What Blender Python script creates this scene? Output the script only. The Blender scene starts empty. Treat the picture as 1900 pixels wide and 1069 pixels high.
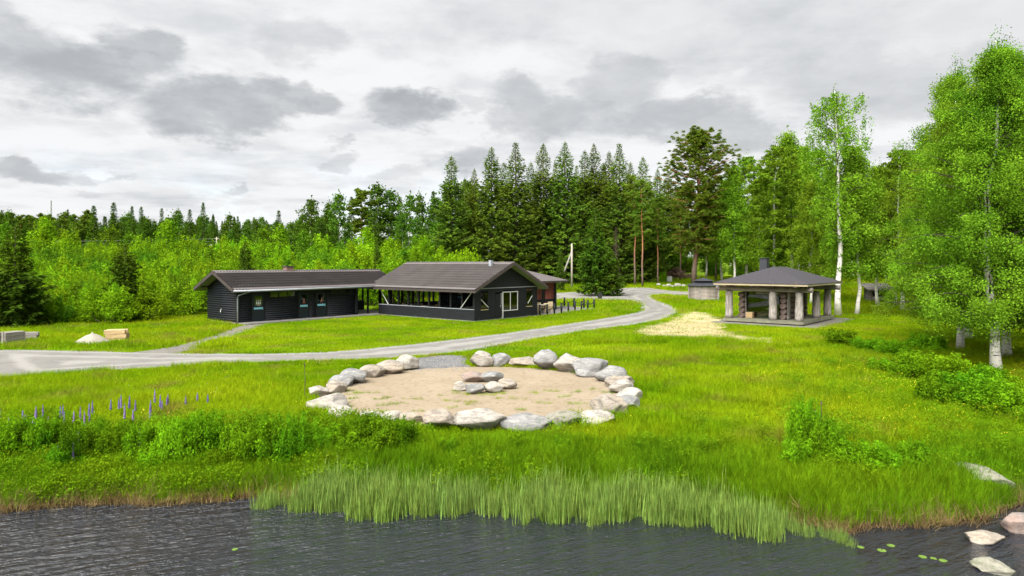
import bpy, bmesh, math, random
import numpy as np
from mathutils import Vector, Matrix
from mathutils.geometry import delaunay_2d_cdt

# ------------------------------------------------------------------ camera, world, sun, exposure
sc = bpy.context.scene
C = sc.collection
F = 1268.0; CX = 950.0; HY = 488.0; CH = 4.5          # focal length / principal x / horizon row in photo pixels, camera height
cam = bpy.data.cameras.new('camera'); camo = bpy.data.objects.new('camera', cam); C.objects.link(camo)
camo.location = (0, 0, CH); camo.rotation_euler = (math.radians(90), 0, 0)
cam.sensor_width = 36.0; cam.lens = F / 1900 * 36.0
cam.shift_y = -(534.5 - HY) / 1900.0
cam.clip_start = 0.1; cam.clip_end = 9000
sc.camera = camo
EXPO = 2.95
sc.view_settings.view_transform = 'Standard'; sc.view_settings.look = 'None'
sc.view_settings.exposure = EXPO; sc.view_settings.gamma = 1.0; sc.view_settings.use_curve_mapping = False
sc.render.engine = 'CYCLES'
sc.cycles.use_denoising = True
sc.cycles.max_bounces = 7; sc.cycles.diffuse_bounces = 4; sc.cycles.glossy_bounces = 2; sc.cycles.adaptive_threshold = 0.012
sc.cycles.transmission_bounces = 4; sc.cycles.transparent_max_bounces = 8
sc.cycles.caustics_reflective = False; sc.cycles.caustics_refractive = False
SUN_EL, SUN_AZ = 52.0, -150.0                         # behind the camera, to the left
sun = bpy.data.lights.new('sun', 'SUN'); suno = bpy.data.objects.new('sun', sun); C.objects.link(suno)
sun.energy = 1.5; sun.angle = math.radians(65); sun.color = (1.0, 0.965, 0.91)
sd = Vector((math.sin(math.radians(SUN_AZ)) * math.cos(math.radians(SUN_EL)),
             math.cos(math.radians(SUN_AZ)) * math.cos(math.radians(SUN_EL)), math.sin(math.radians(SUN_EL))))
suno.rotation_euler = sd.to_track_quat('Z', 'Y').to_euler()
suno.location = (0, 0, 60)

world = bpy.data.worlds.new('World'); sc.world = world; world.use_nodes = True
def build_sky():
    nt = world.node_tree; nt.nodes.clear(); L = nt.links
    def N(t, **k):
        n = nt.nodes.new(t)
        for a, b in k.items(): setattr(n, a, b)
        return n
    def setin(n, i, v):
        if hasattr(v, 'links') or isinstance(v, bpy.types.NodeSocket): L.new(v, n.inputs[i])
        else: n.inputs[i].default_value = v
    def M(op, a, b=0.0, c=None, clamp=False):
        n = N('ShaderNodeMath', operation=op, use_clamp=clamp); setin(n, 0, a); setin(n, 1, b)
        if c is not None: setin(n, 2, c)
        return n.outputs[0]
    def MR(v, a, b, c, d, smooth=True):
        n = N('ShaderNodeMapRange'); n.interpolation_type = 'SMOOTHSTEP' if smooth else 'LINEAR'
        setin(n, 0, v); n.inputs[1].default_value = a; n.inputs[2].default_value = b; n.inputs[3].default_value = c; n.inputs[4].default_value = d
        return n.outputs[0]
    def NO(vec, scale, detail=6, rough=0.55, w=None):
        n = N('ShaderNodeTexNoise'); L.new(vec, n.inputs['Vector']); n.inputs['Scale'].default_value = scale
        n.inputs['Detail'].default_value = detail; n.inputs['Roughness'].default_value = rough
        return n.outputs['Fac']
    def mix(f, a, b):
        n = N('ShaderNodeMix', data_type='RGBA'); setin(n, 0, f); setin(n, 6, a); setin(n, 7, b); return n.outputs[2]
    tc = N('ShaderNodeTexCoord'); d = tc.outputs['Generated']
    sx = N('ShaderNodeSeparateXYZ'); L.new(d, sx.inputs[0])
    X, Y, Z = sx.outputs
    az = M('ARCTAN2', X, Y); el = M('ARCSINE', Z)
    sky = N('ShaderNodeTexSky'); sky.sky_type = 'NISHITA'; sky.sun_disc = False
    sky.sun_elevation = math.radians(SUN_EL); sky.sun_rotation = math.radians(SUN_AZ)
    ns = N('ShaderNodeVectorMath', operation='SCALE'); L.new(sky.outputs[0], ns.inputs[0]); ns.inputs['Scale'].default_value = 0.05
    # cloud-plane coordinates (flat layer seen in perspective)
    zz = M('ADD', M('ABSOLUTE', Z), 0.10)
    cp = N('ShaderNodeCombineXYZ'); L.new(M('DIVIDE', X, zz), cp.inputs[0]); L.new(M('DIVIDE', Y, zz), cp.inputs[1])
    n1 = NO(cp.outputs[0], 0.55, 7, 0.56); n2 = NO(cp.outputs[0], 1.7, 6, 0.6)
    da = N('ShaderNodeVectorMath', operation='MULTIPLY'); L.new(d, da.inputs[0]); da.inputs[1].default_value = (1, 1, 2.2)
    w1 = NO(da.outputs[0], 5.0, 7, 0.62); 
    dadd = N('ShaderNodeVectorMath', operation='ADD'); L.new(da.outputs[0], dadd.inputs[0]); dadd.inputs[1].default_value = (3.7, 9.1, 4.4)
    w2 = NO(dadd.outputs[0], 6.0, 7, 0.62)
    w3 = NO(dadd.outputs[0], 14.0, 5, 0.6)
    azd = M('MULTIPLY_ADD', w1, 0.24, M('ADD', az, -0.12)); eld = M('MULTIPLY_ADD', w2, 0.15, M('ADD', el, -0.075))
    azd = M('MULTIPLY_ADD', w3, 0.05, M('ADD', azd, -0.025)); eld = M('MULTIPLY_ADD', w1, 0.04, M('ADD', eld, -0.02))
    blobs = [(120, 120, 200, 74, 1.0), (20, 95, 150, 85, .8), (230, 95, 95, 50, .85), (410, 190, 150, 52, .95), (520, 195, 70, 36, .8), (735, 202, 92, 42, 1.05),
             (960, 185, 70, 50, .75), (1060, 205, 120, 48, .8), (1160, 150, 90, 62, .7), (1250, 222, 150, 46, .8), (1370, 245, 90, 36, .7), (872, 285, 46, 34, .75),
             (50, 320, 130, 30, .85), (150, 330, 45, 18, .6), (540, 75, 110, 40, .42), (1640, 140, 240, 90, .5), (1450, 60, 420, 70, .36), (620, 290, 40, 18, .5),
             (410, 348, 26, 11, .5), (1200, 20, 500, 60, .3), (760, 315, 50, 20, .4), (860, 182, 45, 18, .4), (140, 370, 30, 12, .35), (1850, 60, 200, 120, .3)]
    tot = None
    for (px, py, rx, ry, wt) in blobs:
        a0 = math.atan((px - CX) / F); e0 = math.atan((HY - py) / F * math.cos(a0))
        ra = rx / F * math.cos(a0) ** 2; re = ry / F * math.cos(a0)
        q = M('ADD', M('POWER', M('ABSOLUTE', M('MULTIPLY', M('SUBTRACT', azd, a0), 1 / ra)), 2.0), M('POWER', M('ABSOLUTE', M('MULTIPLY', M('SUBTRACT', eld, e0), 1 / re)), 2.0))
        m = MR(M('MULTIPLY_ADD', w3, 1.1, M('ADD', q, -0.55)), 0.2, 1.5, wt, 0.0)
        tot = m if tot is None else M('MAXIMUM', tot, m)
    gen = MR(n1, 0.50, 0.72, 0.0, 0.62)                 # the same kind of cloud goes on all round
    gen = M('MULTIPLY', gen, 0.5)
    tot = M('MAXIMUM', tot, gen)
    k = 2 ** -EXPO
    base = mix(MR(n2, 0.40, 0.72, 0, 1), (0.93 * k, 0.94 * k, 0.955 * k, 1), (0.70 * k, 0.72 * k, 0.745 * k, 1))
    # thin cover near the horizon lets a little pale blue through
    gap = M('MULTIPLY', MR(el, 0.02, 0.16, 1.0, 0.0), MR(w2, 0.46, 0.62, 0.0, 0.35))
    base = mix(gap, base, ns.outputs[0])
    dark = mix(MR(w3, 0.3, 0.7, 0, 1), (0.43 * k, 0.45 * k, 0.475 * k, 1), (0.55 * k, 0.57 * k, 0.595 * k, 1))
    col = mix(M('MULTIPLY', tot, 0.92, clamp=True), base, dark)
    bg = N('ShaderNodeBackground'); L.new(col, bg.inputs[0]); bg.inputs[1].default_value = 1.0
    out = N('ShaderNodeOutputWorld'); L.new(bg.outputs[0], out.inputs[0])
build_sky()

# ------------------------------------------------------------------ helpers
rng = np.random.default_rng(7)
random.seed(7)
def tag(o, label=None, cat=None, group=None, kind=None):
    if label: o['label'] = label
    if cat: o['category'] = cat
    if group: o['group'] = group
    if kind: o['kind'] = kind
    return o
def empty(name, loc, rz=0.0, label=None, cat=None, group=None):
    o = bpy.data.objects.new(name, None); C.objects.link(o); o.location = loc; o.rotation_euler = (0, 0, rz)
    o.empty_display_size = .3
    return tag(o, label, cat, group)
def mesh_np(name, V, Fa, mats, smooth=False, midx=None):
    me = bpy.data.meshes.new(name); V = np.asarray(V, np.float32); Fa = np.asarray(Fa, np.int32)
    n, k = Fa.shape
    me.vertices.add(len(V)); me.vertices.foreach_set('co', V.ravel())
    me.loops.add(n * k); me.loops.foreach_set('vertex_index', Fa.ravel())
    me.polygons.add(n); me.polygons.foreach_set('loop_start', np.arange(0, n * k, k, dtype=np.int32))
    if midx is not None: me.polygons.foreach_set('material_index', np.asarray(midx, np.int32))
    for m in (mats if isinstance(mats, (list, tuple)) else [mats]): me.materials.append(m)
    me.update(calc_edges=True)
    if smooth: me.polygons.foreach_set('use_smooth', np.ones(n, bool))
    return me
def link(name, me, parent=None, loc=None, rot=None):
    o = bpy.data.objects.new(name, me); C.objects.link(o)
    if parent is not None: o.parent = parent
    if loc is not None: o.location = loc
    if rot is not None: o.rotation_euler = rot
    return o
class MB:
    def __init__(s): s.v = []; s.f = []
    def add(s, vs, fs):
        b = len(s.v); s.v += [tuple(p) for p in vs]; s.f += [tuple(i + b for i in f) for f in fs]
    def box(s, x0, x1, y0, y1, z0, z1):
        s.add([(x, y, z) for x in (x0, x1) for y in (y0, y1) for z in (z0, z1)],
              [(0, 1, 3, 2), (4, 6, 7, 5), (0, 4, 5, 1), (2, 3, 7, 6), (0, 2, 6, 4), (1, 5, 7, 3)]); return s
    def beam(s, p, q, w, h, up=(0, 0, 1)):
        p = Vector(p); q = Vector(q); d = (q - p).normalized(); u = Vector(up)
        a = d.cross(u)
        if a.length < 1e-4: a = d.cross(Vector((1, 0, 0)))
        a.normalize(); b = a.cross(d)
        vs = []
        for e in (p, q):
            for i, j in ((-1, -1), (1, -1), (1, 1), (-1, 1)): vs.append(e + a * (i * w / 2) + b * (j * h / 2))
        s.add(vs, [(3, 2, 1, 0), (4, 5, 6, 7), (0, 1, 5, 4), (1, 2, 6, 5), (2, 3, 7, 6), (3, 0, 4, 7)]); return s
    def tube(s, pts, rad, n=8, caps=True):
        pts = [Vector(p) for p in pts]; m = len(pts); rings = []
        if not hasattr(rad, '__len__'): rad = [rad] * m
        for i, p in enumerate(pts):
            d = (pts[min(i + 1, m - 1)] - pts[max(i - 1, 0)]).normalized()
            a = d.cross(Vector((0.13, 0.21, 1)) if abs(d.z) < .9 else Vector((1, 0.1, 0))).normalized(); b = a.cross(d)
            rings.append([p + (a * math.cos(2 * math.pi * k / n) + b * math.sin(2 * math.pi * k / n)) * rad[i] for k in range(n)])
        vs = [v for r in rings for v in r]; fs = []
        for i in range(m - 1):
            for k in range(n): fs.append((i * n + k, (i + 1) * n + k, (i + 1) * n + (k + 1) % n, i * n + (k + 1) % n))
        if caps: fs.append(tuple(range(n))); fs.append(tuple(reversed(range((m - 1) * n, m * n))))
        s.add(vs, fs); return s
    def poly(s, pts, thick):          # polygon extruded along a vector
        n = len(pts); t = Vector(thick); P = [Vector(p) for p in pts]
        s.add(P + [p + t for p in P], [tuple(reversed(range(n))), tuple(range(n, 2 * n))] + [(i, (i + 1) % n, n + (i + 1) % n, n + i) for i in range(n)]); return s
    def mesh(s, name, mat, smooth=False, bevel=0):
        me = bpy.data.meshes.new(name); me.from_pydata(s.v, [], s.f)
        bm = bmesh.new(); bm.from_mesh(me); bmesh.ops.recalc_face_normals(bm, faces=bm.faces)
        if bevel: bmesh.ops.bevel(bm, geom=bm.edges[:], offset=bevel, segments=1, affect='EDGES')
        bm.to_mesh(me); bm.free()
        me.materials.append(mat)
        if smooth:
            for p in me.polygons: p.use_smooth = True
        return me
    def build(s, name, mat, parent=None, smooth=False, bevel=0, label=None):
        o = link(name, s.mesh(name, mat, smooth, bevel), parent)
        if label: o['label'] = label
        return o

# ------------------------------------------------------------------ materials
MATS = {}
class NT:
    def __init__(s, name):
        s.m = bpy.data.materials.new(name); s.m.use_nodes = True; s.t = s.m.node_tree; s.t.nodes.clear(); s.L = s.t.links
        s.out = s.t.nodes.new('ShaderNodeOutputMaterial'); MATS[name] = s.m
    def N(s, t, ins=None, **k):
        n = s.t.nodes.new(t)
        for a, b in k.items(): setattr(n, a, b)
        for i, v in (ins or {}).items(): s.set(n, i, v)
        return n
    def set(s, n, i, v):
        if isinstance(v, bpy.types.NodeSocket): s.L.new(v, n.inputs[i])
        else:
            if isinstance(v, tuple) and len(v) == 3 and n.inputs[i].type == 'RGBA': v = v + (1,)
            n.inputs[i].default_value = v
    def math(s, op, a, b=0.0, clamp=False): return s.N('ShaderNodeMath', {0: a, 1: b}, operation=op, use_clamp=clamp).outputs[0]
    def pos(s): return s.N('ShaderNodeNewGeometry').outputs['Position']
    def obj(s): return s.N('ShaderNodeTexCoord').outputs['Object']
    def scale(s, v, sx, sy, sz): return s.N('ShaderNodeVectorMath', {0: v, 1: (sx, sy, sz)}, operation='MULTIPLY').outputs[0]
    def noise(s, v, sc, det=4, rough=.55): return s.N('ShaderNodeTexNoise', {'Vector': v, 'Scale': sc, 'Detail': det, 'Roughness': rough}).outputs['Fac']
    def mr(s, v, a, b, c=0.0, d=1.0):
        return s.N('ShaderNodeMapRange', {0: v, 1: a, 2: b, 3: c, 4: d}).outputs[0]
    def mix(s, f, a, b): return s.N('ShaderNodeMix', {0: f, 6: a, 7: b}, data_type='RGBA').outputs[2]
    def mul(s, f, a, b): return s.N('ShaderNodeMix', {0: f, 6: a, 7: b}, data_type='RGBA', blend_type='MULTIPLY').outputs[2]
    def bump(s, h, strength=.3, dist=.02): return s.N('ShaderNodeBump', {'Height': h, 'Strength': strength, 'Distance': dist}).outputs[0]
    def pri(s, col, rough=.7, bump=None, spec=.3, metal=0.0):
        p = s.N('ShaderNodeBsdfPrincipled', {'Base Color': col, 'Roughness': rough, 'Specular IOR Level': spec, 'Metallic': metal})
        if bump is not None: s.L.new(bump, p.inputs['Normal'])
        s.L.new(p.outputs[0], s.out.inputs[0]); return s.m
    def leaf(s, col, trans=.35, tcol=None):
        d = s.N('ShaderNodeBsdfDiffuse', {0: col}); t = s.N('ShaderNodeBsdfTranslucent', {0: tcol if tcol is not None else col})
        m = s.N('ShaderNodeMixShader', {0: trans, 1: d.outputs[0], 2: t.outputs[0]})
        s.L.new(m.outputs[0], s.out.inputs[0]); return s.m
def plain(name, col, rough=.7, var=.25, nscale=6.0, spec=.3, metal=0.0, bump=0.0, stretch=(1, 1, 1)):
    t = NT(name); p = t.scale(t.obj(), *stretch); n = t.noise(p, nscale, 5)
    c2 = tuple(min(1, c * (1 + var)) for c in col); c1 = tuple(c * (1 - var) for c in col)
    b = t.bump(t.noise(p, nscale * 5, 3), bump, .02) if bump else None
    return t.pri(t.mix(t.mr(n, .3, .7), c1, c2), rough, b, spec, metal)
def foliage(name, c1, c2, c3=None, trans=.35, big=.35, small=2.0, tint=(1.08, 1.27, .9), dry=0.0, fine=0.0):
    """leaf colour: varies with the clump, the plant and the leaf's own place"""
    c1, c2, c3 = [tuple(a * b for a, b in zip(c, tint)) for c in (c1, c2, c3 or c2)]
    t = NT(name); p = t.pos(); r = t.N('ShaderNodeObjectInfo').outputs['Random']
    n = t.noise(p, small, 3); nb = t.noise(p, big, 2)
    col = t.mix(t.mr(n, .32, .68), c1, c2)
    col = t.mix(t.math('MULTIPLY', t.mr(nb, .4, .65), .8), col, c3 or c2)
    if dry: col = t.mix(t.math('MULTIPLY', t.mr(t.noise(p, .42, 4, .6), .54, .68), dry), col, (.25, .19, .045))
    val = t.mr(r, 0, 1, .82, 1.18)
    if fine: val = t.math('MULTIPLY', val, t.mr(t.noise(t.scale(p, 1, 1, .25), fine, 2), .3, .7, .55, 1.4))
    hsv = t.N('ShaderNodeHueSaturation', {'Hue': t.mr(r, 0, 1, .488, .512), 'Saturation': 1.0, 'Value': val, 'Color': col})
    return t.leaf(hsv.outputs[0], trans)
M_GRASS = foliage('grass_blades', (0.1007, 0.1749, 0.0042), (0.1908, 0.2597, 0.0053), (0.2650, 0.2862, 0.0085), .45, .16, .55, dry=.6, fine=9)
M_GRASSD = foliage('lush_grass', (.075, .150, .006), (.135, .225, .008), (.175, .245, .008), .45, .2, .9, fine=9)
M_REED = foliage('reed_blades', (.095, .145, .030), (.225, .275, .080), (.15, .20, .06), .3, .9, 5.0, tint=(1.1, 1.28, .9), fine=16.0)
M_DRY = foliage('dry_grass', (.20, .14, .055), (.34, .25, .11), (.28, .2, .09), .3, .6, 3.0, tint=(.8, .8, .8))
M_STRAWB = foliage('straw_blades', (.34, .29, .16), (.48, .42, .25), None, .2, .6, 3.0, tint=(1, 1, 1))
M_HERB = foliage('herb_leaves', (.075, .150, .006), (.130, .215, .008), (.15, .225, .008), .35, .4, 2.2, tint=(1.05, 1.15, .8))
M_SHRUB = foliage('willow_leaves', (0.0902, 0.1674, 0.0077), (0.1738, 0.2640, 0.0115), (0.2061, 0.2834, 0.0115), .34, .25, 1.3, tint=(1.0, 1.22, .8), fine=2.2)
M_ALDER = foliage('alder_leaves', (0.0408, 0.0936, 0.0096), (0.0936, 0.1620, 0.0120), (0.1080, 0.1740, 0.0120), .32, .25, 1.3, tint=(1.1, 1.3, .8), fine=2.2)
M_SHRUBN = foliage('bank_shrub_leaves', (.034, .085, .005), (.115, .195, .009), (.15, .225, .009), .36, .5, 2.4, tint=(1.1, 1.4, .8), fine=5.0)
M_BIRCH = foliage('birch_leaves', (.044, .094, .008), (.132, .205, .017), (.150, .215, .018), .32, .22, 1.3, tint=(1.3, 1.5, 1.0), fine=2.5)
M_BIRCHF = foliage('birch_leaves_far_haze', (0.0400, 0.0760, 0.0112), (0.0736, 0.1160, 0.0144), (0.0800, 0.1200, 0.0144), .36, .12, .5, tint=(1.05, 1.3, 1.0))  # leaf colour shifted to blue-grey in place of distance haze
M_SPRUCE = foliage('spruce_needles', (0.0345, 0.0598, 0.0115), (0.0713, 0.1012, 0.0149), (0.0897, 0.1127, 0.0161), .2, .3, 1.2, tint=(1.3, 1.55, .9))
M_SPRUCEY = foliage('young_spruce_needles', (0.0245, 0.0475, 0.0072), (0.0562, 0.0864, 0.0101), (0.0612, 0.0864, 0.0101), .22, .4, 1.5, tint=(1.1, 1.35, .9))
M_PINE = foliage('pine_needles', (.052, .086, .012), (.105, .136, .020), (.11, .132, .02), .22, .3, 1.2, tint=(1.3, 1.6, 1.0))
M_DEADSPR = foliage('dead_twigs', (.06, .045, .032), (.11, .085, .06), None, .1, .5, 2, tint=(.7, .7, .7))
M_YEL = plain('buttercup_yellow', (.75, .60, .02), .6, .1)
M_WHITEF = plain('white_petals', (.7, .7, .62), .6, .1)
M_LUP = foliage('lupin_petals', (.16, .13, .36), (.26, .22, .50), (.32, .22, .44), .2, .8, 4, tint=(.8, .8, .8))
def mk_birch_bark(name, dark=.5):
    t = NT(name); o = t.obj()
    n = t.noise(t.scale(o, 3.2, 3.2, 17), 1.0, 4, .6); nb = t.noise(t.scale(o, 1.5, 1.5, 2.2), 1.0, 4, .6)
    c = t.mix(t.mr(n, .5 + .12 * dark, .66), (.60, .57, .52), (.025, .022, .02))
    c = t.mix(t.mr(nb, .56, .66), c, (.05, .043, .036))
    return t.pri(c, .75, t.bump(n, .3, .02))
M_BBARK = mk_birch_bark('birch_bark')
M_BBARKF = mk_birch_bark('birch_bark_far', .9)
M_TWIG = plain('birch_twig', (.06, .045, .035), .8, .3, 3)
M_SBARK = plain('spruce_bark', (.085, .065, .05), .9, .3, 3, stretch=(1, 1, .3))
def mk_pine_bark():
    t = NT('pine_bark'); o = t.obj(); z = t.N('ShaderNodeSeparateXYZ', {0: o}).outputs[2]
    n = t.noise(t.scale(o, 4, 4, 1.4), 1.0, 4); f = t.mr(z, 3.0, 7.5)
    c = t.mix(f, t.mix(n, (.10, .07, .055), (.17, .115, .09)), t.mix(n, (.26, .105, .045), (.36, .165, .07)))
    return t.pri(c, .9, t.bump(n, .5, .04))
M_PBARK = mk_pine_bark()
def mk_ground():
    t = NT('meadow_ground'); p = t.pos(); n = t.noise(p, .16, 2); s = t.noise(p, 2.5, 4)
    z = t.N('ShaderNodeSeparateXYZ', {0: p}).outputs[2]
    c = t.mix(t.mr(s, .3, .7), (.085, .160, .004), (.135, .225, .005)); c = t.mix(t.math('MULTIPLY', t.mr(n, .4, .65), .7), c, (.17, .25, .006))
    c = t.mix(t.mr(t.math('ADD', z, t.mr(s, .3, .7, -.12, .12)), -.78, -.5), (.035, .024, .014), c)
    return t.pri(c, .95, t.bump(s, .5, .05), .1)
M_GROUND = mk_ground()
def mk_gravel(name, c1, c2, tracks=True, grain=55):
    t = NT(name); p = t.pos(); n = t.noise(p, .7, 5, .6); g = t.noise(p, grain, 2); g2 = t.noise(p, 9.0, 4, .7)
    c = t.mix(t.mr(n, .3, .7), c1, c2)
    if tracks:
        e = t.N('ShaderNodeAttribute', attribute_name='edge').outputs['Fac']
        e2 = t.math('ADD', e, t.mr(n, .2, .8, -.35, .35))
        w = t.math('SINE', t.math('MULTIPLY', e2, 4.2))
        c = t.mix(t.mr(w, -.2, .9, 0, .75), c, tuple(min(.9, x * 1.3) for x in c2))
        c = t.mix(t.mr(e2, .4, .0, 0, .3), c, (.13, .13, .10))
    c = t.mul(t.mr(t.math('ADD', t.math('MULTIPLY', g, .5), t.math('MULTIPLY', g2, .5)), .3, .7, .0, .6), c, (.55, .54, .53))
    return t.pri(c, .95, t.bump(g, .4, .02), .1)
M_ROAD = mk_gravel('road_gravel', (0.157, 0.150, 0.141), (0.213, 0.207, 0.194))
M_PATH = mk_gravel('path_gravel', (0.143, 0.133, 0.118), (0.188, 0.179, 0.160), False)
M_APRON = mk_gravel('crushed_stone', (0.109, 0.114, 0.123), (0.169, 0.174, 0.186), False, 30)
M_PILE = mk_gravel('pile_gravel', (0.270, 0.247, 0.204), (0.348, 0.323, 0.270), False)
def mk_sand():
    t = NT('pit_sand'); p = t.pos(); n = t.noise(p, .5, 5, .6); g = t.noise(p, 40, 2); f = t.noise(p, 5.5, 5, .7)
    c = t.mix(t.mr(n, .35, .65), (.222, .178, .122), (.262, .215, .154))
    c = t.mix(t.mr(f, .52, .66, 0, .9), c, (.165, .128, .088))
    return t.pri(c, .95, t.bump(t.math('ADD', f, t.math('MULTIPLY', g, .4)), .6, .04), .1)
M_SAND = mk_sand()
M_STRAW = mk_gravel('straw_litter', (0.358, 0.298, 0.149), (0.478, 0.416, 0.248), False, 25)
def mk_rock(name, c1, c2, c3):
    t = NT(name); o = t.obj(); r = t.N('ShaderNodeObjectInfo').outputs['Random']
    ov = t.N('ShaderNodeVectorMath', {0: o, 1: t.N('ShaderNodeCombineXYZ', {0: t.math('MULTIPLY', r, 37.0), 1: t.math('MULTIPLY', r, 11.0)}).outputs[0]}, operation='ADD').outputs[0]
    n = t.noise(ov, 2.2, 6, .62); v = t.noise(t.scale(ov, 2, 2, 9), 1.6, 5, .7); f = t.noise(ov, 16, 4, .7)
    c = t.mix(t.mr(n, .36, .62), c1, c2); c = t.mix(t.mr(v, .47, .62, 0, .9), c, c3)
    c = t.mul(t.mr(f, .35, .65, .5, 0), c, (.5, .48, .45))
    return t.pri(c, .88, t.bump(t.math('ADD', t.math('MULTIPLY', f, .5), n), .55, .06), .2)
M_ROCKW = mk_rock('white_granite', (0.390, 0.360, 0.307), (0.315, 0.292, 0.261), (0.187, 0.175, 0.165))
M_ROCKG = mk_rock('grey_granite', (0.158, 0.160, 0.160), (0.211, 0.211, 0.208), (0.300, 0.294, 0.280))
M_ROCKB = mk_rock('beige_granite', (0.342, 0.293, 0.228), (0.269, 0.244, 0.211), (0.179, 0.154, 0.130))
M_ROCKP = mk_rock('pinkish_granite', (0.283, 0.205, 0.170), (0.242, 0.205, 0.185), (0.156, 0.142, 0.135))
M_ROCKM = mk_rock('mossy_granite', (0.226, 0.226, 0.174), (0.256, 0.242, 0.204), (0.137, 0.143, 0.099))
# building materials
M_BLACK = plain('black_log_stain', (0.006, 0.008, 0.011), .6, .25, 2, bump=.2, stretch=(0.420, 0.420, 2.520))
M_BLACKB = plain('black_board_stain', (0.007, 0.008, 0.011), .6, .25, 2, bump=.2)
M_BLACKP = plain('black_post_stain', (0.006, 0.006, 0.007), .6, .25, 2)
M_DOOR = plain('dark_teal_door', (0.006, 0.011, 0.014), .5, .2, 2)
M_TEAL = plain('pale_teal_panel', (.18, .42, .52), .5, .1, 2)
def mk_tile():
    t = NT('brown_metal_tile'); o = t.obj(); n = t.noise(o, .8, 4); f = t.noise(o, 9, 4, .65)
    c = t.mix(t.mr(n, .3, .7), (.082, .070, .069), (.108, .094, .093)); c = t.mul(t.mr(f, .5, .75, 0, .45), c, (.55, .55, .5))
    return t.pri(c, .55, None, .4)
M_TILE = mk_tile()
M_TRIM = plain('brown_trim', (0.055, 0.044, 0.041), .55, .15, 2)
M_SOFFIT = plain('grey_soffit', (0.240, 0.240, 0.216), .7, .12, 2)
M_WHITE = plain('white_paint', (0.540, 0.540, 0.525), .5, .06, 3)
M_GUTTER = plain('grey_gutter', (0.255, 0.270, 0.300), .4, .1, 2, spec=.5)
M_CONC = plain('worn_concrete', (0.163, 0.156, 0.150), .9, .2, 1.5)
M_BRICK = plain('chimney_brick', (.20, .12, .10), .9, .25, 6)
M_RED = plain('red_log_paint', (.20, .055, .040), .7, .25, 2, stretch=(1, 1, 6))
M_GLOG = plain('weathered_grey_log', (.19, .165, .15), .9, .45, 1.0, bump=.5, stretch=(1.6, 7, 7))
M_GPOST = plain('weathered_post', (.25, .225, .205), .9, .5, 1.0, bump=.5, stretch=(7, 7, 1.6))
M_DLOG = plain('smoked_log', (0.101, 0.074, 0.063), .85, .35, 2, bump=.4)
M_LEND = plain('log_end_grain', (.12, .085, .07), .9, .35, 8)
M_PALE = plain('pale_new_timber', (0.345, 0.285, 0.188), .7, .12, 2, stretch=(0.750, 0.750, 0.750))
M_DECK = plain('deck_timber', (0.153, 0.153, 0.107), .85, .22, 2)
M_FELT = plain('bitumen_felt', (0.039, 0.036, 0.042), .9, .15, 5, bump=.3)
M_CHIM = plain('dark_sheet_metal', (.035, .037, .045), .45, .15, 2)
M_SHEDLOG = plain('silver_log', (0.297, 0.255, 0.227), .88, .28, 2, bump=.4, stretch=(0.825, 0.825, 4.125))
M_TIMBER = plain('weathered_timber', (0.195, 0.180, 0.161), .9, .3, 3, stretch=(0.750, 0.750, 3.000))
M_TIMBERY = plain('yellowed_timber', (.40, .29, .15), .85, .3, 3, stretch=(1, 1, 3))
M_POLE = plain('pale_pole_wood', (0.294, 0.266, 0.217), .85, .15, 2)
M_BRUSH = plain('dead_brush', (.16, .105, .075), .95, .4, 3)
M_WICKER = plain('beige_wicker', (.45, .36, .22), .8, .2, 6)
M_TABLE = plain('grey_table_wood', (.30, .27, .23), .8, .2, 3)
M_GREENB = plain('green_plastic', (.03, .25, .14), .5, .1, 2)
M_BLK = plain('matte_black', (.012, .012, .013), .6, .1, 2)
M_CAB = plain('light_grey_cabinet', (.52, .53, .53), .5, .08, 2)
M_REFLECTION = plain('pale_reflection', (.62, .60, .45), .5, .08, 3)  # pale tone stands in for light reflected in the shelter
M_WIRE = plain('grey_wire', (.25, .26, .27), .5, .1, 2)
M_LILY = plain('lily_pad_green', (.10, .17, .025), .5, .2, 4)
M_SIGNR = plain('sign_reddish', (.36, .13, .09), .6, .1, 3)
def mk_glass():
    t = NT('window_glass'); g = t.N('ShaderNodeBsdfGlossy', {0: (.8, .85, .85), 'Roughness': .02}); tr = t.N('ShaderNodeBsdfTransparent', {0: (.62, .68, .64)})
    f = t.N('ShaderNodeFresnel', {0: 1.5}).outputs[0]
    m = t.N('ShaderNodeMixShader', {0: t.math('ADD', t.math('MULTIPLY', f, 1.2), .02), 1: tr.outputs[0], 2: g.outputs[0]}); t.L.new(m.outputs[0], t.out.inputs[0]); return t.m
M_GLASS = mk_glass()
def mk_water():
    t = NT('lake_water'); p = t.pos()
    rot = t.N('ShaderNodeVectorRotate', {0: p, 'Angle': math.radians(-30)}, rotation_type='Z_AXIS').outputs[0]
    a = t.noise(t.scale(rot, .9, 3.4, 1), 1.25, 3, .55); b = t.noise(t.scale(rot, 2.0, 5.0, 1), 3.2, 3, .6)
    big = t.noise(p, .25, 2)
    h = t.math('ADD', a, t.math('MULTIPLY', b, .40)); h = t.math('MULTIPLY', h, t.mr(big, .35, .65, .8, 1.3))
    bp = t.bump(h, 1.0, .18)
    pr = t.N('ShaderNodeBsdfPrincipled', {'Base Color': (.011, .013, .018, 1), 'Roughness': .05, 'IOR': 1.33, 'Specular IOR Level': 1.0, 'Normal': bp})
    t.L.new(pr.outputs[0], t.out.inputs[0]); return t.m
M_WATER = mk_water()

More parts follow.
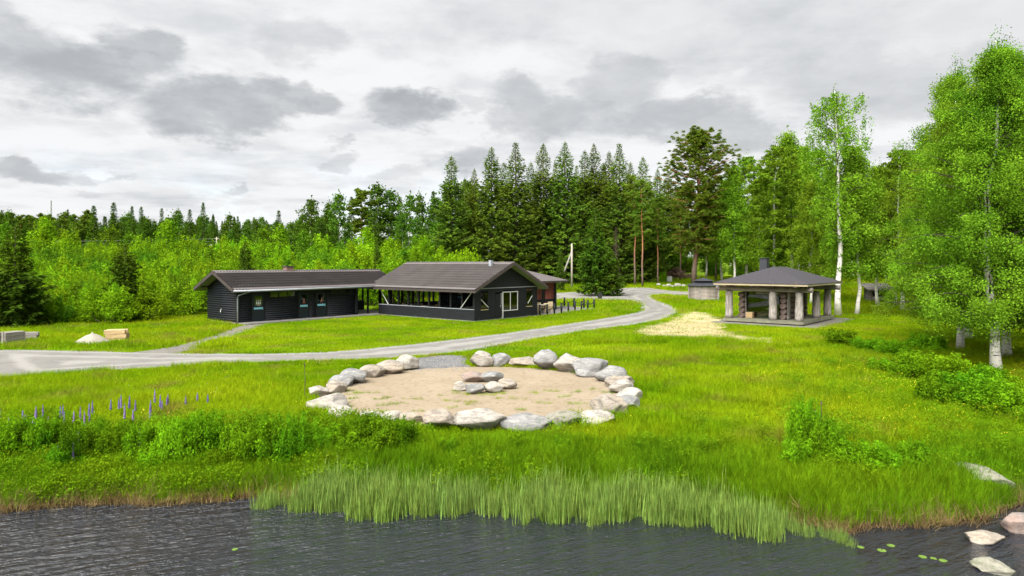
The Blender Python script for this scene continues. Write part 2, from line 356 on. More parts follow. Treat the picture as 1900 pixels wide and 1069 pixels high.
# ------------------------------------------------------------------ terrain
ZW = -0.9
SHORE_PX = [(-900, 950), (0, 945), (120, 940), (250, 936), (380, 930), (470, 925), (700, 928), (900, 934), (1100, 941), (1300, 950), (1440, 962), (1500, 975), (1560, 985), (1640, 984), (1700, 976), (1780, 968), (1850, 962), (1900, 930), (1990, 900), (2200, 905)]
SX = np.array([(x - CX) / (y - HY) * (CH - ZW) for x, y in SHORE_PX]); SY = np.array([(CH - ZW) * F / (y - HY) for x, y in SHORE_PX])
def shore(x): return np.interp(x, SX, SY) + .10 * np.sin(np.asarray(x) * 1.9) + .07 * np.sin(np.asarray(x) * 4.3 + 1)
def gz(x, y):
    x = np.asarray(x, float); y = np.asarray(y, float)
    d = y - shore(x)
    up = np.clip(d / 3.3, 0, 1); up = up * up * (3 - 2 * up)
    bank = np.where(d > 0, np.clip(d / .35, 0, 1) * .16 + (-ZW - .16) * up + ZW, ZW - np.clip(-d * .45, 0, 1.6))
    t = np.clip(y - 58, 0, None)
    ramp = np.where(t < 10, .045 * t * t / 20, .045 * (t - 5))
    ramp = np.where(y > 170, .045 * 107 + 2.5 * (1 - np.exp(-(y - 170) / 80)), ramp)
    und = .05 * np.sin(x * .31 + 1) * np.sin(y * .23) * np.clip((y - 66) / 20, 0, 1) * 4
    return bank + ramp + und
def gz1(x, y): return float(gz(x, y))
def at(px, py, lift=0.0):
    """ground point seen at a photo pixel"""
    kx = (px - CX) / F; kz = (py - HY) / F
    D = np.concatenate([np.arange(9, 80, .02), np.arange(80, 260, .1)])
    diff = (CH - kz * D) - (gz(kx * D, D) + lift)
    i = np.argmax(diff <= 0) if (diff <= 0).any() else len(D) - 1
    return float(kx * D[i]), float(D[i])
def place(px, D): x = (px - CX) / F * D; return x, D, gz1(x, D)
ys = np.concatenate([[-200, -60, -20, 0], np.arange(5, 11, 1), np.arange(11, 20, .22), np.arange(20, 62, .8), np.arange(62, 180, 2.5), np.arange(180, 400, 15), [450, 600, 900, 1500, 3000, 6000]])
xs = np.concatenate([[-6000, -3000, -1200, -600, -350], np.arange(-240, -45, 6), np.arange(-45, -18, 1.2), np.arange(-18, 18, .35), np.arange(18, 45, 1.2), np.arange(45, 240, 6), [350, 600, 1200, 3000, 6000]])
GXX, GYY = np.meshgrid(xs, ys); GV = np.stack([GXX, GYY, gz(GXX, GYY)], -1).reshape(-1, 3)
nx, ny = len(xs), len(ys); idx = np.arange(nx * ny).reshape(ny, nx)
GF = np.stack([idx[:-1, :-1], idx[:-1, 1:], idx[1:, 1:], idx[1:, :-1]], -1).reshape(-1, 4)
tag(link('ground', mesh_np('ground', GV, GF, M_GROUND, True)), 'green meadow ground rising gently to the woods', kind='structure')
wv = np.array([(-400, -200, ZW), (400, -200, ZW), (400, 40, ZW), (-400, 40, ZW)])
tag(link('water', mesh_np('water', wv, [[0, 1, 2, 3]], M_WATER)), 'rippled dark lake water along the reedy bank', kind='structure')

def smooth_poly(pts, step=.3, jit=.05, seed=1):
    r = np.random.default_rng(seed); P = np.array(pts, float); out = []
    for a, b in zip(P, np.roll(P, -1, 0)):
        n = max(1, int(np.linalg.norm(b - a) / step))
        for k in range(n): out.append(a + (b - a) * k / n)
    out = np.array(out)
    return out + r.normal(0, jit, out.shape)
def chaikin(P, n=2):
    P = np.array(P, float)
    for _ in range(n):
        Q = np.roll(P, -1, 0); P = np.stack([.75 * P + .25 * Q, .25 * P + .75 * Q], 1).reshape(-1, 2)
    return P
def inside(P, x, y):
    x = np.asarray(x); y = np.asarray(y); c = np.zeros(x.shape, bool); n = len(P); j = n - 1
    for i in range(n):
        xi, yi = P[i]; xj, yj = P[j]
        if yi != yj: c ^= ((yi > y) != (yj > y)) & (x < (xj - xi) * (y - yi) / (yj - yi) + xi)
        j = i
    return c
def edge_dist(P, x, y):
    d = np.full(np.shape(x), 1e9); A = np.array(P); B = np.roll(A, -1, 0)
    for a, b in zip(A, B):
        v = b - a; l = max(1e-9, v @ v); t = np.clip(((x - a[0]) * v[0] + (y - a[1]) * v[1]) / l, 0, 1)
        d = np.minimum(d, np.hypot(x - a[0] - t * v[0], y - a[1] - t * v[1]))
    return d
def sheet(name, P, lift, mat, grid=.6, label=None, mound=None):
    mn, mx = P.min(0), P.max(0)
    gx, gy = np.meshgrid(np.arange(mn[0], mx[0], grid), np.arange(mn[1], mx[1], grid)); gx = gx.ravel(); gy = gy.ravel()
    k = inside(P, gx, gy); gx, gy = gx[k], gy[k]; dd = edge_dist(P, gx, gy); k = dd > grid * .35; gx, gy, dd = gx[k], gy[k], dd[k]
    vs = [Vector(p) for p in P] + [Vector((a, b)) for a, b in zip(gx, gy)]
    r = delaunay_2d_cdt(vs, [(i, (i + 1) % len(P)) for i in range(len(P))], [], 1, 1e-6)
    V2 = np.array([(v.x, v.y) for v in r[0]]); T = np.array([f for f in r[2] if len(f) == 3])
    ed = edge_dist(P, V2[:, 0], V2[:, 1]); z = gz(V2[:, 0], V2[:, 1]) + lift * np.clip(ed / .15 + .3, 0, 1)
    if mound is not None: z = z + mound(V2, ed)
    me = mesh_np(name, np.column_stack([V2, z]), T, mat, True)
    a = me.attributes.new('edge', 'FLOAT', 'POINT'); a.data.foreach_set('value', ed.astype(np.float32))
    return tag(link(name, me), label, kind='structure')
ROAD_PX = [(-60, 648), (130, 651), (300, 655), (345, 656), (500, 657), (620, 653), (700, 646), (820, 633), (950, 617), (1060, 600), (1140, 588), (1180, 580), (1191, 574), (1187, 565), (1170, 558), (1118, 556), (1036, 556), (990, 556), (985, 546), (1036, 544), (1074, 542), (1139, 540), (1150, 534.5), (1200, 533.5), (1234, 539), (1282, 542.5), (1330, 543), (1330, 550), (1282, 549.5), (1234, 547), (1208, 548.5), (1213, 554), (1234, 563), (1258, 573), (1262, 577), (1250, 586), (1215, 597), (1150, 606), (1060, 618), (960, 635), (890, 648), (840, 657), (760, 663), (700, 669), (560, 671), (300, 684), (100, 697), (-60, 712)]
ROAD = smooth_poly(chaikin([at(*p) for p in ROAD_PX]), .3, .05, 1)
PATH = smooth_poly(chaikin([at(*p) for p in [(225, 656), (300, 648), (370, 630), (420, 613), (445, 604), (500, 600), (470, 611), (430, 624), (390, 637), (335, 658)]]), .25, .05, 2)
APRON = smooth_poly(chaikin([at(*p) for p in [(742, 690), (752, 668), (800, 662), (866, 657), (876, 690), (820, 695)]]), .2, .05, 3)
RC = np.array(at(880, 734)); RR = 5.35
ring_c = (-1.31, 24.0)
SANDP = np.array([(ring_c[0] + 5.55 * math.cos(a), ring_c[1] + 5.55 * math.sin(a)) for a in np.linspace(0, 2 * math.pi, 120, endpoint=False)])
STRAW = smooth_poly(chaikin([at(*p) for p in [(1165, 622), (1200, 606), (1255, 590), (1262, 580), (1290, 577), (1335, 584), (1345, 600), (1338, 612), (1390, 626), (1460, 632), (1465, 640), (1400, 640), (1330, 626), (1250, 626)]]), .25, .38, 5)
sheet('gravel_road', ROAD, .02, M_ROAD, .5, 'pale grey gravel road winding between the buildings')
sheet('footpath', PATH, .028, M_PATH, .5, 'narrow gravel footpath leading up to the log cabin')
sheet('gravel_apron', APRON, .034, M_APRON, .5, 'blue grey crushed stone at the gap in the boulder ring')
sheet('sand_circle', SANDP, .045, M_SAND, .4, 'tan sand floor inside the ring of boulders')
sheet('straw_patch', STRAW, .012, M_STRAW, .4, 'pale dry straw patch beside the bend of the road')
TH = math.atan2(.77, .64); U = Vector((math.cos(TH), math.sin(TH))); W = Vector((-math.sin(TH), math.cos(TH)))
def rect(c, x0, x1, y0, y1):
    c = Vector(c); return np.array([tuple(c + U * a + W * b) for a, b in ((x0, y0), (x1, y0), (x1, y1), (x0, y1))])
PAV_C = (-2.86, 51.9); CAB_C = (-20.1, 50.0); KOTA_C = (20.68, 48.56)
KSK_C = (1.15, 60.6)
FOOT = [rect(PAV_C, -.1, 7.9, -.1, 12.6), rect(CAB_C, -.1, 15, -1.35, 4.6), rect(KOTA_C, -1.0, 9.0, -.9, 6.6), rect(PAV_C, 7.9, 18, -.1, 5), rect(KSK_C, -3, 5, 0, 6)]
KAPRON = smooth_poly(rect(KOTA_C, -1.7, 9.6, -1.5, 6.9), .2, .12, 9)
sheet('stone_pad', KAPRON, .014, M_PATH, .5, 'grey gravel pad around the open log shelter')
PATIO = rect(PAV_C, 7.9, 17.4, .1, 4.4)
sheet('patio', smooth_poly(PATIO, .3, .03, 4), .05, M_CONC, .5, 'grey paved patio behind the black post fence')
NOGRASS = [ROAD, PATH, APRON, SANDP, KAPRON, PATIO] + FOOT
# ------------------------------------------------------------------ buildings
def tfront(px, c):            # distance along the U-facing wall line of a corner c at photo column px
    k = (px - CX) / F; return (c[0] - k * c[1]) / (k * U.y - U.x)
def tile_roof(name, parent, x0, x1, y0, z0, yr, zr, wave=.24, course=.42):
    """one slope of pressed metal tiles: eave y0/z0 to ridge yr/zr, running x0..x1"""
    run = math.hypot(yr - y0, zr - z0); nc = int(run / course); nxw = int((x1 - x0) / wave * 4)
    xs_ = np.linspace(x0, x1, nxw + 1); wv_ = .038 * np.cos((xs_ - x0) / wave * 2 * math.pi); rows = []
    sy, sz = (yr - y0) / run, (zr - z0) / run
    nyv, nzv = -sz, sy
    if nzv < 0: nyv, nzv = -nyv, -nzv
    for c in range(nc):
        for s_, lift in (((c - .16) / nc, .075), ((c + 1) / nc, .012)):
            d = run * s_; h = wv_ + lift
            rows.append(np.column_stack([xs_, y0 + sy * d + nyv * h, z0 + sz * d + nzv * h]))
    V = np.concatenate(rows); nr = len(rows); ii = np.arange(nr * (nxw + 1)).reshape(nr, nxw + 1)
    Fq = np.stack([ii[:-1, :-1], ii[:-1, 1:], ii[1:, 1:], ii[1:, :-1]], -1).reshape(-1, 4)
    return link(name, mesh_np(name, V, Fq, M_TILE), parent)
def gable_roof(parent, x0, x1, y0, y1, ze, zr, soffit=M_SOFFIT, th=.14):
    """gable roof with ridge along local x"""
    ym = (y0 + y1) / 2
    r1 = tile_roof('roof_slope', parent, x0, x1, y0, ze, ym, zr); r2 = tile_roof('roof_slope', parent, x0, x1, y1, ze, ym, zr)
    d = .05
    MB().poly([(x0 + .03, y0 + .03, ze - d), (x0 + .03, ym, zr - d), (x0 + .03, y1 - .03, ze - d), (x0 + .03, y1 - .03, ze - d - th), (x0 + .03, ym, zr - d - th), (x0 + .03, y0 + .03, ze - d - th)], (x1 - x0 - .06, 0, 0)).build('soffit', soffit, parent)
    for ya, sg in ((y0, -1), (y1, 1)): MB().box(x0 + .02, x1 - .02, min(ya + sg * .002, ya + sg * .03), max(ya + sg * .002, ya + sg * .03), ze - .21, ze - .02).build('fascia', M_TRIM, parent)
    for xx in (x0 - .03, x1):
        for ya in (y0, y1):
            MB().poly([(xx, ya, ze + .05), (xx, ym, zr + .05), (xx, ym, zr - .19), (xx, ya, ze - .19)], (.03, 0, 0)).build('barge_board', M_TRIM, parent)
    MB().tube([(x0 - .03, ym, zr + .01), (x1 + .03, ym, zr + .01)], .07, 8).build('ridge_cap', M_TILE, parent, True)
LOGM = {}
def log_part(parent, p, q, d, mat, name='log', n=8):
    """one round log as a part; alike logs share one mesh"""
    p = Vector(p); q = Vector(q); L_ = (q - p).length; key = (round(L_, 2), round(d, 3), mat.name, n)
    if key not in LOGM:
        LOGM[key] = MB().tube([(0, 0, 0), (L_ * .5, 0, 0), (L_, 0, 0)], [d / 2, d / 2 * 1.02, d / 2 * .98], n).mesh(name, mat, False)
        for pl in LOGM[key].polygons: pl.use_smooth = len(pl.vertices) == 4
    o = link(name, LOGM[key], parent, p); o.rotation_mode = 'QUATERNION'; o.rotation_quaternion = (q - p).to_track_quat('X', 'Z')
    return o
BOXM = {}
def box_part(parent, name, loc, size, mat, bevel=0, rot=None):
    key = (name, tuple(round(s_, 3) for s_ in size), mat.name)
    if key not in BOXM: BOXM[key] = MB().box(-size[0] / 2, size[0] / 2, -size[1] / 2, size[1] / 2, -size[2] / 2, size[2] / 2).mesh(name, mat, False, bevel)
    return link(name, BOXM[key], parent, loc, rot)

# ---- long black log cabin
def cabin():
    r = empty('log_cabin', (CAB_C[0], CAB_C[1], 0), TH, 'long low black log cabin with three doors and brown tiled roof', 'building')
    c = CAB_C; L1, DP = 10.7, 4.5; z0 = .12
    MB().box(-.05, 15.0, -1.25, DP + .05, -.3, z0).build('terrace_slab', M_CONC, r)
    doors = [(tfront(468.5, c), tfront(490.5, c)), (tfront(555, c), tfront(573, c)), (tfront(587, c), tfront(606, c))]
    wins = [(tfront(501, c), tfront(550, c)), (tfront(614, c), tfront(648, c))]
    hole = [(a - .07, b + .07, z0, 2.16) for a, b in doors] + [(a, b, 1.86, 2.32) for a, b in wins]
    ld = .165; zt = 2.86; k = 0; z = z0 + ld / 2
    wall = MB().box(.10, L1, .10, .16, z0, zt).box(.1, .16, .1, DP, z0, 3.0).box(.1, L1, DP - .16, DP - .1, z0, zt).box(L1 - .12, L1 - .06, .16, DP - .1, z0, 3.0).build('wall_core', M_BLACK, r)
    while z < zt:
        segs = [(-.06 if k % 2 else .0, L1)]
        for a, b, za, zb in hole:
            if za - .02 < z < zb:
                ns = []
                for s0, s1 in segs:
                    if b <= s0 or a >= s1: ns.append((s0, s1))
                    else:
                        if a > s0: ns.append((s0, a))
                        if b < s1: ns.append((b, s1))
                segs = ns
        for s0, s1 in segs:
            if s1 - s0 > .05: log_part(r, (s0, .06, z), (s1, .06, z), ld * 1.04, M_BLACK)
        k += 1; z += ld
    z = z0 + ld; zr = 3.72
    while z < zr:
        half = DP / 2 if z < 2.8 else max(.1, DP / 2 * (zr - z) / (zr - 2.8))
        for xx in (.06, L1 - .04): log_part(r, (xx, DP / 2 - half - (.12 if z < 2.8 else 0), z), (xx, DP / 2 + half, z), ld * 1.04, M_BLACK)
        z += ld
    for i, (a, b) in enumerate(doors):
        d = MB().box(a, b, .02, .08, z0 + .02, 2.1).build('door', M_DOOR, r, bevel=.008, label=['dark door with a group pictogram', 'dark door with a single-figure pictogram', 'dark door with a single-figure pictogram'][i])
        m = (a + b) / 2; w = b - a
        MB().box(a - .07, a - .002, -.02, .1, z0, 2.16).box(b + .002, b + .07, -.02, .1, z0, 2.16).box(a - .07, b + .07, -.022, .1, 2.162, 2.24).build('door_frame', M_BLACKP, r)
        MB().box(m - w * .38, m + w * .38, .004, .018, 1.02, 1.17).build('push_plate', M_TEAL, d)
        MB().box(m - w * .32, m + w * .32, .008, .019, 1.27, 1.98).build('door_pane', M_GLASS, d)
        MB().box(b - .14, b - .09, -.03, .018, .98, 1.01).build('handle', M_GUTTER, d)
        pic = MB()
        for q in ((-.14, 0, .14) if i == 0 else (0,)):
            s_ = .8 if i == 0 else 1.0; x_ = m + q
            pic.tube([(x_, .001, 1.54 * 1 + .12), (x_, .007, 1.54 + .12)], .05 * s_, 8)
            pic.poly([(x_ - .03, .001, 1.6), (x_ + .03, .001, 1.6), (x_ + .075 * s_, .001, 1.40), (x_ - .075 * s_, .001, 1.40)], (0, .006, 0))
        pic.build('pictogram', M_WHITE if i == 0 else M_SIGNR, d)
        MB().box(m - .13, m + .13, .001, .007, 1.31, 1.345).build('sign_plate', M_SIGNR if i else M_WICKER, d)
    for a, b in wins:
        n = 3 if b - a > 2 else 2
        fr = MB().box(a, b, .0, .09, 1.86, 1.9).box(a, b, .0, .09, 2.28, 2.32)
        for q in range(n + 1): x_ = a + (b - a) * q / n; fr.box(max(a, x_ - .025), min(b, x_ + .025), .003, .088, 1.9, 2.28)
        w_ = fr.build('window', M_BLACKP, r)
        for q in range(n): MB().box(a + (b - a) * q / n + .028, a + (b - a) * (q + 1) / n - .028, .035, .045, 1.9, 2.28).build('pane', M_GLASS, w_)
        MB().box(a + .05, b - .05, .0951, .0981, 1.88, 2.3).build('curtain', M_TABLE, w_)
    for x_ in (-.02, L1 + .02): box_part(r, 'corner_post', (x_, -.02, (z0 + 2.8) / 2), (.14, .18, 2.8 - z0), M_BLACKP)
    # covered passage beyond the cabin wall
    for x_, y_ in ((12.0, .1), (13.4, .1), (12.0, DP - .1), (13.4, DP - .1), (14.8, DP - .1)): box_part(r, 'post', (x_, y_, 1.45), (.13, .13, 2.9), M_BLACKP)
    MB().box(10.75, 14.9, DP - .2, DP - .12, 0, 1.0).build('half_wall', M_BLACKB, r)
    MB().box(10.75, 14.9, DP - .24, DP - .08, 1.002, 1.05).build('sill_rail', M_TABLE, r)
    MB().box(-.5, 15.0, -.05, .1, 2.62, 2.8).box(-.5, 15.0, DP - .1, DP + .05, 2.62, 2.8).build('wall_plate', M_BLACKP, r)
    gable_roof(r, -.72, 14.95, -.72, DP + .72, 2.55, 3.86)
    MB().tube([(-.7, -.80, 2.47), (14.6, -.80, 2.49)], .075, 8).build('gutter', M_GUTTER, r, True)
    MB().tube([(.55, -.8, 2.42), (.3, -.6, 2.3), (-.02, -.2, 2.12), (-.06, -.16, 1.95), (-.06, -.16, .1)], .05, 8).build('downpipe', M_GUTTER, r, True)
    xc = 5.4
    MB().box(xc, xc + .62, DP / 2 - .1, DP / 2 + .45, 3.5, 4.18).build('chimney', M_BRICK, r)
    MB().box(xc - .06, xc + .68, DP / 2 - .16, DP / 2 + .51, 4.182, 4.26).build('chimney_cap', M_TRIM, r)
    MB().beam((-.4, -.1, 2.74), (-.4, .5, 2.62), .07, .07).build('bracket', M_SOFFIT, r)
    MB().tube([(-.05, 2.2, 1.05), (-.12, 2.2, 1.0), (-.14, 2.2, .8)], .03, 6).build('tap', M_WHITE, r)
cabin()

# ---- black pavilion
def cladding(mb, a0, a1, z0, z1, plane, axis, th=.022, pitch=.13, holes=()):
    """horizontal lap boards on a wall; axis 'x' -> wall in plane y=plane facing -y, axis 'y' -> plane x facing -x"""
    z = z0
    while z < z1 - .02:
        zz = min(z + pitch, z1); segs = [(a0, a1)]
        for h0, h1, hz0, hz1 in holes:
            if hz0 < zz - .01 and hz1 > z + .01:
                segs = [s_ for s0, s1 in segs for s_ in ((s0, min(s1, h0)), (max(s0, h1), s1)) if s_[1] - s_[0] > .02]
        for s0, s1 in segs:
            P = [(plane - th, z), (plane - th * .35, zz - .004), (plane + .02, zz - .004), (plane + .02, z)]
            if axis == 'x': mb.poly([(s0, p, q) for p, q in P], (s1 - s0, 0, 0))
            else: mb.poly([(p, s0, q) for p, q in P], (0, s1 - s0, 0))
        z = zz
def pavilion():
    r = empty('pavilion', (PAV_C[0], PAV_C[1], 0), TH, 'black open-sided pavilion with half walls, posts and brown tiled gable roof', 'building')
    gx, ly = 7.8, 11.3; hw = .92
    MB().box(-.06, gx + .06, -.06, ly + .06, -.4, .09).build('foundation', M_CONC, r)
    MB().box(.1, gx - .1, .1, ly - .1, .0, .13).build('floor', M_TABLE, r)
    for xx in (.02, gx - .10):
        mb = MB().box(xx, xx + .08, .0, ly, .09, hw)
        if xx < 1: cladding(mb, 0, ly, .1, hw, xx, 'y')
        mb.build('half_wall', M_BLACKB, r)
        MB().box(xx - .05, xx + .13, .0, ly, hw + .002, hw + .05).build('sill_rail', M_TABLE if xx > 1 else M_GUTTER, r)
    nb = 9
    for q in range(nb + 1):
        y_ = .08 + (ly - .16) * q / nb
        for xx in (.07, gx - .07): box_part(r, 'post', (xx, y_, 1.82), (.15, .15, 1.74), M_BLACKP)
    for xx in (.0, gx - .15): MB().box(xx, xx + .15, 0, ly, 2.42, 2.68).build('header_beam', M_BLACKP, r)
    for q in range(7): x_ = .07 + (gx - .14) * q / 6; box_part(r, 'post', (x_, ly - .08, 1.4), (.15, .15, 2.6), M_BLACKP)
    MB().box(.15, gx - .15, ly - .12, ly - .04, .09, hw).build('half_wall', M_BLACKB, r)
    # glazed bays next to the gable
    for q in range(3):
        y0 = .08 + (ly - .16) * q / nb + .085; y1 = .08 + (ly - .16) * (q + 1) / nb - .085
        MB().box(.06, .072, y0, y1, hw + .05, 2.42).build('pane', M_GLASS, r)
    # gable wall
    holes = [(.72, 1.53, .9, 2.2), (3.3, 5.2, .66, 2.2), (6.29, 7.08, .9, 2.2), (2.42, 3.3, .1, 2.12)]
    mb = MB(); cladding(mb, 0, gx, .1, 2.5, 0.0, 'x', holes=holes)
    z = 2.56; zr = 4.30
    while z < zr:
        zz = min(z + .13, zr); hf = lambda q: gx / 2 * (zr - q) / (zr - 2.62) if q > 2.62 else gx / 2
        a, b = hf(z), hf(zz)
        mb.poly([(gx / 2 - a, -.02, z), (gx / 2 + a, -.02, z), (gx / 2 + b, -.008, zz - .004), (gx / 2 - b, -.008, zz - .004)], (0, .06, 0)); z = zz
    mb.build('gable_wall', M_BLACKB, r)
    MB().box(.05, gx - .05, -.05, -.024, 2.50, 2.555).build('trim_strip', M_GUTTER, r)
    MB().poly([(.1, ly - .1, 2.62), (gx - .1, ly - .1, 2.62), (gx / 2, ly - .1, 4.3)], (0, .08, 0)).build('rear_gable', M_BLACKB, r)
    for h0, h1, a, b in (holes[0], holes[2]):
        w_ = MB().box(h0, h0 + .04, -.03, .06, a, b).box(h1 - .04, h1, -.03, .06, a, b).box(h0 + .04, h1 - .04, -.03, .06, a, a + .04).box(h0 + .04, h1 - .04, -.03, .06, b - .04, b).build('window', M_BLACKP, r)
        MB().box(h0 + .04, h1 - .04, .0, .01, a + .04, b - .04).build('pane', M_GLASS, w_)
        MB().box(h0 - .03, h1 + .03, -.07, .02, a - .04, a - .002).build('sill', M_WICKER, w_)
    h0, h1, a, b = holes[1]; m = (h0 + h1) / 2; t_ = .055
    w_ = MB().box(h0, h0 + t_, -.035, .05, .1, b).box(h1 - t_, h1, -.035, .05, a, b).box(m - t_ / 2, m + t_ / 2, -.033, .05, a + t_, b - t_).box(h0 + t_, h1 - t_, -.035, .05, a, a + t_).box(h0 + t_, h1 - t_, -.035, .05, b - t_, b).build('double_window', M_WHITE, r, label='white framed double window')
    for p0, p1 in ((h0 + t_, m - t_ / 2), (m + t_ / 2, h1 - t_)): MB().box(p0, p1, .0, .01, a + t_, b - t_).build('pane', M_GLASS, w_)
    d = MB(); cladding(d, 2.45, 3.08, .12, 2.08, -.01, 'x'); d = d.build('door', M_BLACKB, r)
    MB().box(3.085, 3.115, -.035, .02, 1.2, 2.1).build('door_edge', M_WHITE, d)
    MB().box(2.98, 3.03, -.08, -.03, 1.0, 1.15).build('handle', M_GUTTER, d)
    # white braces
    bay = (ly - .16) / nb
    for p, q in (((-.045, ly - .15, 2.38), (-.045, ly - 1.35, 1.0)), ((-.045, .15, 2.35), (-.045, 1.4, 1.0)), ((.70, -.04, 1.7), (1.55, -.04, 1.05)), ((gx - .72, -.04, 1.75), (gx - 1.3, -.04, 1.15))):
        MB().beam(p, q, .042, .042).build('brace', M_WHITE, r)
    for y_ in (2.6, 5.6, 8.6): MB().box(.1, gx - .1, y_, y_ + .14, 2.5, 2.68).build('tie_beam', M_BLACKP, r)
    # log-built fireplace screen inside
    for q in range(13): log_part(r, (4.4, 6.3, .22 + q * .18), (6.6, 6.3, .22 + q * .18), .19, M_DLOG)
    # roof: ridge runs along local y, so build it in a turned frame
    rf = empty('roof', (0, 0, 0)); rf.parent = r; rf.rotation_euler = (0, 0, math.pi / 2); rf.location = (gx, 0, 0)
    gable_roof(rf, -.7, 12.0, -.62, gx + .62, 2.46, 4.52)
    MB().box(1.1, 1.35, gx / 2 + .5, gx / 2 + .75, 4.1, 4.72).build('vent', M_GUTTER, rf)
    return r
pavilion()

def kiosk():
    r = empty('red_kiosk', (KSK_C[0], KSK_C[1], 0), TH, 'small red log kiosk with brown hipped roof beside the patio', 'building')
    x0, x1, y0, y1 = -1.1, 4.75, 0.2, 6.0
    MB().box(x0, x1, y0, y1, -.2, 2.85).build('wall_core', M_BLACKP, r)
    for q in range(15):
        z = .2 + .17 * q; m_ = M_RED if z > 1.05 else M_BLACK
        for s0, s1 in ((x0, 2.6), (3.15, x1 - .22)): log_part(r, (s0, y0 - .02, z), (s1, y0 - .02, z), .18, m_)
        log_part(r, (x1 + .02, y0, z), (x1 + .02, y1, z), .18, M_BLACK)
    MB().box(2.6, 3.15, y0 - .06, y0, .1, 2.4).build('door', M_BLACKP, r)
    box_part(r, 'corner_post', (x1 - .08, y0 - .04, 1.4), (.26, .22, 2.9), M_BLACKP)
    ov = .95; ze = 2.86; zr = 4.15; ym = (y0 + y1) / 2; h = (y1 - y0) / 2 + ov
    P = [(x0, y0 - ov, ze), (x1 + ov, y0 - ov, ze), (x1 + ov, y1 + ov, ze), (x0, y1 + ov, ze), (x0, ym, zr), (x1 + ov - h, ym, zr)]
    mb = MB(); mb.add(P, [(0, 1, 5, 4), (1, 2, 5), (2, 3, 4, 5), (0, 4, 3)]); mb.build('roof', M_TILE, r)
    MB().box(x0, x1 + ov - .02, y0 - ov + .02, y1 + ov - .02, ze - .16, ze - .01).build('fascia', M_TRIM, r)
    MB().tube([(x1 + ov - .1, y0 - ov, ze - .1), (x1 + .1, y0 - .1, 2.3), (x1 + .1, y0 - .1, .2)], .04, 6).build('downpipe', M_TRIM, r)
kiosk()

